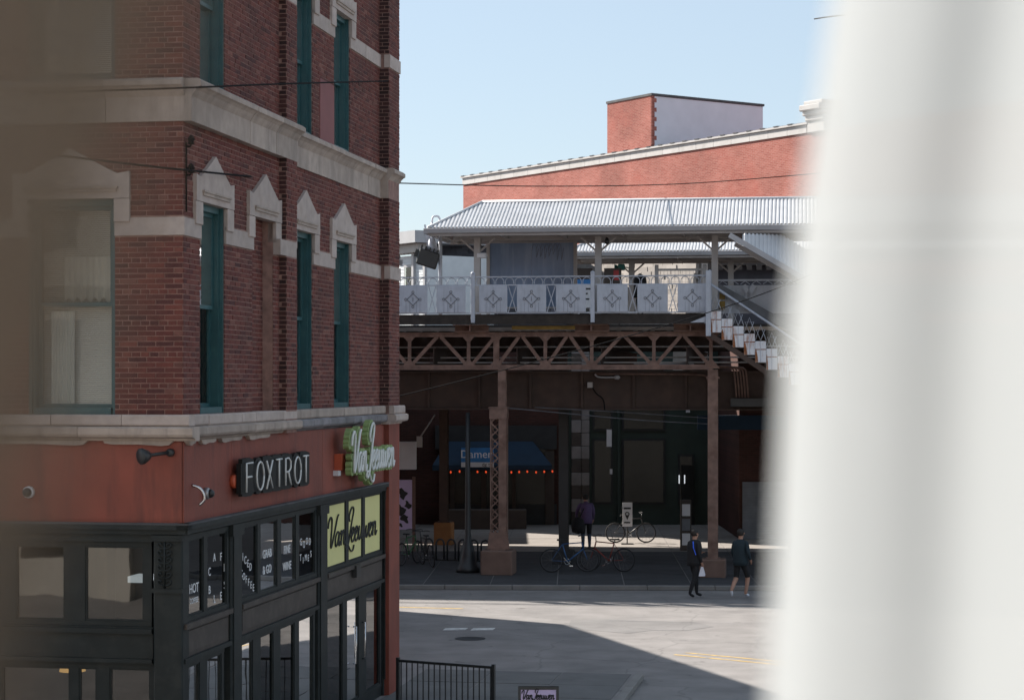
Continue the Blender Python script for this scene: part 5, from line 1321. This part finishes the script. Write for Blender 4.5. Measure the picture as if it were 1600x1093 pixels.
# pavement sign with lilac boards
c0 = V((.39, 30.2, .12)); ab = empty('pavement_sign', c0, 'lilac pavement sign with black script lettering and dark frame', 'sign')
for s in (-1, 1):
    G = Fr(c0 + V((0, s * .22, 0)), (1, 0, 0), (0, -s * .22 * -1, 0) if 0 else (0, 1, 0), (0, -s * .22, .92))
    m = MB(); m.box(G, -.3, .3, -.012, .012, .0, .05).box(G, -.3, .3, -.012, .012, .9, .95).box(G, -.3, -.26, -.012, .012, .05, .9).box(G, .26, .3, -.012, .012, .05, .9); fr_ = obj('frame', m, 'metal_dark', ab)
    m = MB(); m.box(G, -.26, .26, -.006, .006, .05, .9); obj('board', m, 'lilac_paper', fr_)
    if s < 0:
        g = MB(); script(g, G, -.24, .76, .064, .065, .008, -.012, 5, 4); obj('script_letter', g, 'ink', fr_)
        for k in range(3):
            g = MB(); g.box(G, -.2, .2, -.009, -.0065, .5 - k * .12, .53 - k * .12); obj('print', g, 'ink', fr_)
# black pole with a flared base
p = V((px2(731, 58.5), 58.5, .12)); m = MB()
m.lathe(Fr(p, (1, 0, 0), (0, 1, 0)), [(.34, 0), (.34, .12), (.26, .2), (.22, .5), (.16, .75), (.11, .9), (.085, 1.1), (.075, 2.5), (.065, 4.55)], 12); obj('lamp_post', m, 'metal_dark', label='black pole with a flared base behind the bike rack', cat='pole')
# wave bike rack of steel hoops
bp0 = V((px2(664, 62.5), 62.5, .12)); br = empty('bike_rack', bp0, 'black hooped bike rack on the pavement under the railway', 'bike rack')
for k in range(7):
    m = MB(); x = bp0.x + .12 + k * .345; y = 62.5 - k * .12
    m.tube([V((x - .12, y, .12)), V((x - .12, y, .62))] + [V((x - .12 * math.cos(t), y, .62 + .15 * math.sin(t))) for t in [math.pi * j / 8 for j in range(1, 8)]] + [V((x + .12, y, .62)), V((x + .12, y, .12))], .028, 6); obj('hoop', m, 'metal_dark', br)
m = MB(); m.bar(V((bp0.x - .1, 62.55, .14)), V((bp0.x + 2.4, 61.7, .14)), .06, .04); obj('base_bar', m, 'metal_dark', br)
# mural panel beside the corner building
mp = V((px2(600, 66), 66, .12)); mu = empty('poster_panel', mp, 'pale lilac poster panel with dark figures beyond the building edge', 'poster')
x0, x1 = px2(588, 66), px2(644, 66)
m = MB(); m.box(W, x0, x1, 66, 66.06, .8, 2.4); pp = obj('panel', m, 'lilac_paper', mu)
m = MB(); m.box(W, x1, x1 + .1, 65.98, 66.1, .12, 2.5); obj('post', m, 'tan_concrete', mu)
for (px, z, r) in ((629, 1.95, .13), (637, 1.6, .1), (624, 1.45, .16), (633, 1.15, .12), (626, .95, .06)):
    m = MB(); m.prism(Fr((px2(px, 66), 65.995, z), (1, 0, 0), (0, 1, 0)), [(r * (1 + .45 * math.sin(3 * t + px)) * math.cos(t), r * 1.2 * (1 + .4 * math.cos(2 * t + z)) * math.sin(t)) for t in [k * math.pi / 7 for k in range(14)]], -.004, .003); obj('print', m, 'ink', pp)
m = MB(); m.box(W, px2(622, 66.8), px2(650, 66.8), 66.8, 67.2, 2.7, 3.6); obj('shop_signboard', m, 'sign_white', label='small pale shop signboard above the lilac poster', cat='sign')
# standing sign with a map pin
sp = V((px2(979, 69), 68.6, .12)); sg = empty('standing_sign', sp, 'white standing sign with a map pin by the green shop', 'sign')
m = MB(); m.box(W, sp.x - .16, sp.x + .17, 68.58, 68.6, .72, 1.52); bd = obj('board', m, 'sign_white', sg)
m = MB(); m.tube([V((sp.x, 68.63, .12)), V((sp.x, 68.63, 1.5))], .02, 6); m.box(W, sp.x - .2, sp.x + .2, 68.5, 68.76, .12, .15); obj('stand', m, 'metal_dark', sg)
m = MB(); G = Fr((sp.x, 68.575, 1.1), (1, 0, 0), (0, 1, 0)); m.torus(G.at(0, 0, .04), .06, .018, 14, 5); m.prism(G, [(-.07, .0), (.07, .0), (0, -.16)], -.004, .002); m.box(G, -.12, .12, -.004, .002, .2, .26); m.box(G, -.1, .1, -.004, .002, -.27, -.22); obj('print', m, 'ink', bd)
# hanging arm sign by the brown column
m = MB(); q = V((px2(675, 66), 66, 4.35)); q2 = V((px2(656, 66), 66, 3.75)); m.tube([q, q2], .025, 5); m.box(W, q2.x - .1, q2.x + .08, 65.9, 66.1, 3.45, 3.8); m.tube([q, V((px2(680, 66), 66, 4.5))], .025, 5); obj('hanging_lamp', m, 'cream_steel', label='small lamp on a slanted arm near the brown column', cat='lamp')
# parcel-locker style poster board beside the door
m = MB(); bx_ = px2(1072, 66); m.box(W, bx_ - .17, bx_ + .17, 66, 66.3, .12, 1.75); pb = obj('newspaper_box', m, 'shop_tan', label='tall pale poster box by the dark doorway', cat='box')
for k in range(3):
    m = MB(); m.box(W, bx_ - .13, bx_ + .13, 65.985, 65.998, .3 + k * .47, .68 + k * .47); obj('print', m, 'sign_white' if k != 1 else 'ornament_grey', pb)

# ================================================================== bicycles
def bicycle(base, yaw, frame_mat, label, lean=.0):
    b = empty('bicycle', base, label, 'bicycle', 'bicycles parked under the railway')
    G = Fr(base, (math.cos(yaw), math.sin(yaw), 0), (-math.sin(yaw), math.cos(yaw), 0), (0, 0, 1))
    G = Fr(base, G.x, G.y, V((0, 0, 1)) + G.y * lean)
    for x in (-.52, .52):
        m = MB(); m.torus(G.at(x, 0, .34), .325, .018, 24, 6); w = obj('wheel', m, 'tyre', b)
        m = MB(); m.torus(G.at(x, 0, .34), .3, .009, 24, 5)
        for k in range(12):
            t = math.pi * k / 6; m.bar(G(x, 0, .34), G(x + .3 * math.cos(t), 0, .34 + .3 * math.sin(t)), .006)
        m.tube([G(x, -.05, .34), G(x, .05, .34)], .022, 6); obj('rim', m, 'rim_dull', w)
    m = MB(); bbk = (-.06, .30); seat = (-.2, .80); head = (.36, .84); hl = (.40, .66); rw = (-.52, .34); fw_ = (.52, .34)
    for p, q, r in ((bbk, seat, .017), (seat, head, .016), (bbk, hl, .02), (head, hl, .02), (rw, bbk, .01), (rw, seat, .009), (hl, fw_, .013)): m.tube([G(p[0], 0, p[1]), G(q[0], 0, q[1])], r, 6)
    obj('frame', m, frame_mat, b)
    m = MB(); m.tube(catmull([G(.3, -.27, 1.0), G(.4, -.2, 1.02), G(.38, 0, 1.0), G(.4, .2, 1.02), G(.3, .27, 1.0)], 3), .013, 6); m.tube([G(.36, 0, .84), G(.38, 0, 1.0)], .014, 6); obj('handlebar', m, 'metal_dark', b)
    m = MB(); m.prism(G, [(-.36, .9), (-.34, .95), (-.2, .93), (-.08, .93), (-.07, .91), (-.2, .895)], -.05, .05); m.tube([G(-.2, 0, .8), G(-.22, 0, .9)], .013, 6); obj('saddle', m, 'tyre', b)
    m = MB(); m.torus(G.at(bbk[0], .04, bbk[1]), .085, .008, 14, 4); m.bar(G(bbk[0], .05, bbk[1]), G(bbk[0] + .12, .07, bbk[1] - .12), .018); m.bar(G(bbk[0], -.05, bbk[1]), G(bbk[0] - .12, -.07, bbk[1] + .12), .018); m.box(G, bbk[0] + .07, bbk[0] + .17, .06, .15, bbk[1] - .14, bbk[1] - .12); obj('crank', m, 'chrome', b)
bicycle(V((px2(640, 61), 61, .12)), 1.15, 'bike_green', 'green bicycle parked by the corner building edge')
bicycle(V((px2(668, 60.5), 60.5, .12)), 1.9, 'bike_black', 'black bicycle leaning at the end of the bike rack', .12)
bicycle(V((px2(890, 58.5), 58.5, .12)), .15, 'bike_blue', 'blue bicycle lying before the purple-coated person', .05)
bicycle(V((px2(948, 58.8), 58.8, .12)), 2.7, 'bike_red', 'dark red bicycle between the blue bicycle and the doorway', -.08)
bicycle(V((px2(985, 69.5), 69.3, .12)), .0, 'bike_black', 'black bicycle below the standing map sign', .06)

# ================================================================== people
def person(base, yaw, J, mats, label, height=1.75, hair=True, hood=None):
    """J overrides joint positions (x right, y ahead, z up, in metres for a 1.75 m figure)"""
    s = height / 1.75
    P = {'pelvis': (0, 0, .95, .135), 'waist': (0, 0, 1.1, .125), 'chest': (0, .01, 1.30, .145), 'neck': (0, .0, 1.49, .058), 'chin': (0, .025, 1.56, .07), 'skull': (0, .02, 1.66, .092), 'top': (0, .01, 1.72, .06),
         'nose': (0, .115, 1.625, .016),
         'shl': (-.17, 0, 1.43, .07), 'ell': (-.22, -.02, 1.15, .052), 'wrl': (-.2, .08, .92, .036), 'hal': (-.2, .11, .85, .034),
         'shr': (.17, 0, 1.43, .07), 'elr': (.22, -.02, 1.15, .052), 'wrr': (.2, .08, .92, .036), 'har': (.2, .11, .85, .034),
         'hil': (-.095, 0, .88, .105), 'knl': (-.1, .03, .5, .07), 'cal': (-.1, .0, .35, .06), 'anl': (-.1, -.02, .1, .042), 'tol': (-.11, .14, .045, .038),
         'hir': (.095, 0, .88, .105), 'knr': (.1, .03, .5, .07), 'car': (.1, .0, .35, .06), 'anr': (.1, -.02, .1, .042), 'tor': (.11, .14, .045, .038)}
    for k, v in J.items(): P[k] = (*v, P[k][3])
    E = [('pelvis', 'waist', 'top'), ('waist', 'chest', 'top'), ('chest', 'neck', 'top'), ('neck', 'chin', 'skin'), ('chin', 'skull', 'skin'), ('skull', 'top', 'skin'), ('skull', 'nose', 'skin')]
    for d in 'lr':
        E += [('chest', 'sh' + d, 'top'), ('sh' + d, 'el' + d, 'top'), ('el' + d, 'wr' + d, 'sleeve'), ('wr' + d, 'ha' + d, 'skin'), ('pelvis', 'hi' + d, 'legs'), ('hi' + d, 'kn' + d, 'legs'), ('kn' + d, 'ca' + d, 'shin'), ('ca' + d, 'an' + d, 'shin'), ('an' + d, 'to' + d, 'shoe')]
        h = V(P['ha' + d][:3]); wv = (h - V(P['wr' + d][:3])).normalized(); sd = -1 if d == 'l' else 1
        for f, (ox, ln) in enumerate(((.026, .075), (.009, .085), (-.009, .08), (-.025, .065))):
            a_, b_ = 'f%s%da' % (d, f), 'f%s%db' % (d, f)
            P[a_] = (*(h + wv * .03 + V((0, ox, 0))), .0105); P[b_] = (*(h + wv * ln + V((-sd * .02, ox * 1.1, 0))), .008)
            E += [('ha' + d, a_, 'skin'), (a_, b_, 'skin')]
        P['th' + d] = (*(h + V((-sd * .015, .05, -.01))), .011); E.append(('ha' + d, 'th' + d, 'skin'))
    names = list(P); ix = {k: i for i, k in enumerate(names)}
    me = bpy.data.meshes.new('body'); me.from_pydata([V(P[k][:3]) * s for k in names], [(ix[a], ix[b]) for a, b, _ in E], [])
    o = bpy.data.objects.new('body', me); col.objects.link(o)
    o.modifiers.new('Skin', 'SKIN'); ss = o.modifiers.new('Sub', 'SUBSURF'); ss.levels = 1; ss.render_levels = 1
    for i, k in enumerate(names):
        r = P[k][3] * s; sv = me.skin_vertices[0].data[i]
        sv.radius = (r, r * (.72 if k in ('pelvis', 'waist', 'chest') else 1)); sv.use_root = (k == 'pelvis')
    dg = bpy.context.evaluated_depsgraph_get(); em = bpy.data.meshes.new_from_object(o.evaluated_get(dg))
    bpy.data.objects.remove(o); em.name = 'body'
    order = ['top', 'sleeve', 'legs', 'shin', 'shoe', 'skin']
    for k in order: em.materials.append(M[mats[k]])
    segs = [(V(P[a][:3]) * s, V(P[b][:3]) * s, order.index(t)) for a, b, t in E]
    for pl in em.polygons:
        c = V(pl.center); best = 9; bi = 0
        for a, b, t in segs:
            d_ = b - a; u = max(0, min(1, (c - a).dot(d_) / max(1e-9, d_.length_squared))); q = (a + d_ * u - c).length
            if q < best: best, bi = q, t
        pl.material_index = bi; pl.use_smooth = True
    root = bpy.data.objects.new('person', em); col.objects.link(root); root.location = base; root.rotation_euler = (0, 0, yaw); ORG[root] = V(base)
    tag(root, label, 'person')
    def kid(name, mb, mt_):
        me2 = bpy.data.meshes.new(name); me2.from_pydata(mb.v, [], mb.f); me2.polygons.foreach_set('use_smooth', mb.sm); me2.materials.append(M[mt_]); k = bpy.data.objects.new(name, me2); col.objects.link(k); k.parent = root
    H = V(P['skull'][:3]) * s
    m = MB(); m.lathe(Fr(H + V((0, -.02, .0)), (1, 0, 0), (0, 1.12, 0)), [(.07 * s, -.075), (.088 * s, -.03), (.094 * s, .03), (.08 * s, .07), (.04 * s, .092), (.004, .1)], 12); kid('hair', m, 'hair_dark')
    if hood:
        c = V(P['chest'][:3]) * s; pe = V(P['pelvis'][:3]) * s; m = MB()
        m.lathe(Fr(V((c.x * .3 + pe.x * .7, pe.y, pe.z - .12)), (1, 0, 0), (0, .74, 0)), [(.19, 0), (.20, .1), (.185, .3), (.195, .48), (.17, .6), (.09, .66)], 14); kid('jacket', m, hood)
    m = MB()
    for d in (-1, 1): m.lathe(Fr(H + V((d * .093 * s, .0, -.02)), (0, 1, 0), (0, 0, 1), (d, 0, 0)), [(.004, -.01), (.022, .0), (.018, .012), (.004, .014)], 8)
    kid('ear', m, 'skin')
    m = MB()
    for d in (-1, 1): m.lathe(Fr(H + V((d * .034 * s, .088 * s, -.015)), (1, 0, 0), (0, 0, 1), (0, 1, 0)), [(.014, -.01), (.012, .004), (.003, .008)], 8)
    m.box(Fr(H + V((0, .1 * s, -.085)), (1, 0, 0), (0, 1, 0)), -.024, .024, -.01, .004, -.006, .006); kid('face_detail', m, 'hair_dark')
    return root
black = dict(top='cloth_black', sleeve='cloth_black', legs='cloth_black', shin='cloth_black', shoe='cloth_black', skin='skin')
# in purple coat, seen from behind with a bag, leaning over a bicycle
person(V((px2(916, 66), 66, .12)), R(8), {'chest': (.02, .12, 1.3), 'neck': (.02, .2, 1.48), 'chin': (.02, .24, 1.53), 'skull': (.02, .25, 1.62), 'top': (.02, .25, 1.69), 'nose': (.02, .35, 1.585), 'shl': (-.16, .13, 1.42), 'shr': (.2, .13, 1.42), 'wrr': (.24, .15, .95), 'har': (.24, .18, .88), 'wrl': (-.24, .3, 1.0), 'hal': (-.24, .36, .96), 'ell': (-.28, .12, 1.15)},
       dict(top='cloth_purple', sleeve='cloth_purple', legs='cloth_black', shin='cloth_jean', shoe='cloth_black', skin='skin'), 'person in a purple coat seen from behind near the bicycles', 1.85, hood='cloth_purple')
m = MB(); q = V((px2(903, 65.6), 65.6, .95)); m.lathe(Fr(q, (1, 0, 0), (0, .6, 0)), [(.05, -.25), (.19, -.2), (.22, .0), (.18, .2), (.05, .28)], 12); m.tube([q + V((.05, 0, .25)), q + V((.2, .15, .55))], .02, 5); obj('shoulder_bag', m, 'cloth_black', label='dark bag slung at the purple-coated person', cat='bag')
# in black, with a painted blue highlight and a white bag
person(V((px2(1085, 52.6), 52.6, .0)), R(-60), {'ell': (-.24, .02, 1.15), 'wrl': (-.12, .2, 1.12), 'hal': (-.08, .26, 1.14), 'knr': (.1, -.06, .5), 'anr': (.1, -.22, .12), 'car': (.1, -.14, .34), 'tor': (.11, -.08, .05), 'knl': (-.1, .12, .5), 'anl': (-.1, .14, .1), 'cal': (-.1, .13, .33), 'tol': (-.11, .3, .045)},
       black, 'person dressed all in black walking past the plain column', 1.76, hood='cloth_black')
m = MB(); q = V((px2(1084, 52.5), 52.35, 1.25)); m.bar(q + V((-.03, 0, .22)), q + V((-.02, 0, .05)), .03, .02).bar(q + V((-.02, 0, .05)), q + V((.04, 0, -.12)), .045, .02); obj('highlight', m, 'highlight_blue', label='painted bright blue highlight on the black-clad walker', cat='highlight')  # added bars; sunlight on blue clothing is put into their colour
m = MB(); q = V((px2(1097, 52.4), 52.4, .82)); m.add([q + V(v) for v in ((-.03, 0, 0), (.03, 0, 0), (.09, .04, -.2), (.07, -.04, -.24), (-.09, -.03, -.24), (-.08, .05, -.22))], [(0, 1, 2, 3, 4), (0, 4, 5), (0, 5, 2, 1), (2, 5, 4, 3)]); obj('carrier_bag', m, 'bag_white', label='white carrier bag held by the black-clad walker', cat='bag')
# walking away in shorts
person(V((px2(1157, 52.6), 52.6, .0)), R(-35), {'knr': (.1, .2, .52), 'car': (.1, .17, .36), 'anr': (.1, .08, .1), 'tor': (.11, .24, .045), 'knl': (-.1, -.04, .5), 'cal': (-.1, -.16, .38), 'anl': (-.1, -.3, .2), 'tol': (-.11, -.24, .06), 'elr': (.26, -.08, 1.17), 'wrr': (.24, .08, .98), 'har': (.24, .12, .92)},
       dict(top='cloth_navy', sleeve='cloth_navy', legs='cloth_black', shin='skin', shoe='shoe_white', skin='skin'), 'person in dark jacket and shorts with white shoes walking', 1.77, hood='cloth_navy')
# waiting on the platform, mostly hidden by the railing
person(LF(LA(1000, 1.6), 1.6, 7.44), R(160), {}, dict(top='cloth_navy', sleeve='cloth_navy', legs='cloth_black', shin='cloth_black', shoe='cloth_black', skin='skin'), 'dark-haired person waiting behind the platform railing', 1.2, hood='cloth_black')

# ================================================================== overhead wires
def wire(name, pts, r, label, sag=.0, mm='wire_black'):
    P = [V((px2(px, d), d, hz(py, d))) for px, py, d in pts]
    m = MB(); m.tube(catmull(P, 8), r, 5); obj(name, m, mm, label=label, cat='wire', group='overhead wires')
wire('overhead_wire', [(40, 146, 24.0), (190, 141, 24.0), (300, 137, 24.6), (450, 131, 28.4), (617, 126.5, 36.0)], .012, 'black wire crossing the brick building above the stone cornice')
wire('overhead_wire', [(90, 243, 24.2), (200, 256, 24.4), (302, 267, 24.7), (440, 279, 30), (617, 286, 42), (850, 291, 54), (1070, 287, 60), (1290, 270, 62)], .014, 'thin wire from the corner bracket across the sky to the hall')
wire('overhead_wire', [(560, 630, 52), (617, 620, 52), (790, 577, 52), (960, 531, 52), (1110, 487, 52), (1210, 452, 52), (1300, 415, 52)], .014, 'black cable slanting across the truss up to the staircase')
wire('overhead_wire', [(792, 637, 58), (900, 647, 58), (1000, 656, 58), (1108, 662, 58)], .014, 'upper thin cable slung beneath the plate girder', mm='wire_grey')
wire('overhead_wire', [(835, 636, 58.6), (960, 643, 58.6), (1108, 653, 58.6)], .014, 'second thin cable slung beneath the plate girder', mm='wire_grey')
wire('overhead_wire', [(1272, 30, 60), (1300, 26, 60), (1340, 22, 60)], .02, 'short wire high beside the white curtain')

# ================================================================== the room the picture is taken from
OX0, OX1, OZ0, OZ1 = -.85, .85, 4.7, 6.75
wm = MB()
for (x0, x1, z0, z1) in ((-42, OX0, 0, 14), (OX1, 20, 0, 14), (OX0, OX1, 0, OZ0), (OX0, OX1, OZ1, 14)): wm.box(W, x0, x1, .95, 1.25, z0, z1)
hw_ = obj('wall_window', wm, 'hotel_stone', origin=(0, 1.1, 4), kind='structure')
for z in (1.0, 5.0, 9.0):
    for k in range(13):
        x = -38.6 + k * 4.4
        if z == 5.0 and abs(x) < 2.5: continue
        m = MB(); m.box(W, x - .8, x + .8, 1.25, 1.29, z, z + 2.2); w = obj('window', m, 'shopfront_paint', hw_)
        m = MB(); m.box(W, x - .7, x + .7, 1.291, 1.3, z + .1, z + 2.1); obj('pane', m, 'window_glass', w)
for k in range(14):
    x = -40.8 + k * 4.4
    if abs(x) < 1.5: continue
    m = MB(); m.box(W, x - .35, x + .35, 1.251, 1.5, 0, 14); obj('pilaster', m, 'hotel_stone', hw_)
for z in (3.8, 8.0, 12.6):
    for x0, x1 in ((-42, -1.6), (1.6, 20)):
        m = MB(); m.box(W, x0, x1, 1.252, 1.62, z, z + .3); obj('belt_course', m, 'hotel_stone', hw_)
m = MB(); m.box(W, -2.6, 2.6, -4, .949, 3.9, 4.0); obj('floor', m, 'oak_floor', origin=(0, 0, 4), kind='structure')
m = MB(); m.box(W, -2.6, 2.6, -4, .949, 6.95, 7.05); obj('ceiling', m, 'plaster', origin=(0, 0, 7), kind='structure')
m = MB(); m.box(W, -2.7, -2.6, -4, .949, 4.0, 6.95); obj('wall_left', m, 'plaster', origin=(-2.6, 0, 4), kind='structure')
m = MB(); m.box(W, 2.6, 2.7, -4, .949, 4.0, 6.95); obj('wall_right', m, 'plaster', origin=(2.6, 0, 4), kind='structure')
m = MB(); m.box(W, -2.7, 2.7, -4.1, -4.0, 3.9, 7.05); obj('wall_back', m, 'plaster', origin=(0, -4, 4), kind='structure')

def curtain(label, mname, path, edge, z0=4.05, z1=6.9, nz=60, nt=120):
    """pleated fabric: path(t) gives plan position, edge(z) shifts the free edge"""
    m = MB(); vs = []
    for j in range(nz + 1):
        z = z0 + (z1 - z0) * j / nz
        for i in range(nt + 1): vs.append(path(i / nt, z))
    fs = [(j * (nt + 1) + i, j * (nt + 1) + i + 1, (j + 1) * (nt + 1) + i + 1, (j + 1) * (nt + 1) + i) for j in range(nz) for i in range(nt)]
    m.add(vs, fs, .5, True)
    return obj('curtain', m, mname, label=label, cat='curtain', group='window curtains', fix=False)
def lerp(tab, z):
    for (za, va), (zb_, vb) in zip(tab, tab[1:]):
        if z <= zb_: return va + (vb - va) * max(0, min(1, (z - za) / (zb_ - za)))
    return tab[-1][1]
def path_r(t, z):
    x0 = lerp([(5.25, .094), (5.37, .099), (5.53, .107), (5.60, .117), (5.66, .126), (5.9, .15), (6.9, .22)], z)
    x = x0 + (.98 - x0) * t
    fold = math.sin(t * 46 + .35 * math.sin(z * 2.3)) * .0012 + math.sin(t * 60 + .5 * math.sin(z * 1.7 + .6)) * .0026 + math.sin(t * 150 + 2.2 * z) * .0004
    return V((x, .80 + fold, z))
curtain('white sheer curtain hanging in bright folds before the window', 'curtain_white', path_r, None)
YL = .20
def path_l(t, z):
    k = YL / 3200
    py = 599 - (z - CAMZ) / k
    xe = (lerp([(-600, 410), (0, 280), (300, 200), (600, 90), (850, 20), (1093, -20), (1800, -120)], py) - 800) * k
    a = V((xe, YL, z)); b = V((-.92, .72, z)); p = a.lerp(b, t)
    n_ = V((.5, .86, 0)); return p + n_ * (math.sin(t * 95 + 8 * z) * .010 * min(1, t * 25))
curtain('dim taupe curtain gathered close to the lens', 'curtain_taupe', path_l, None)
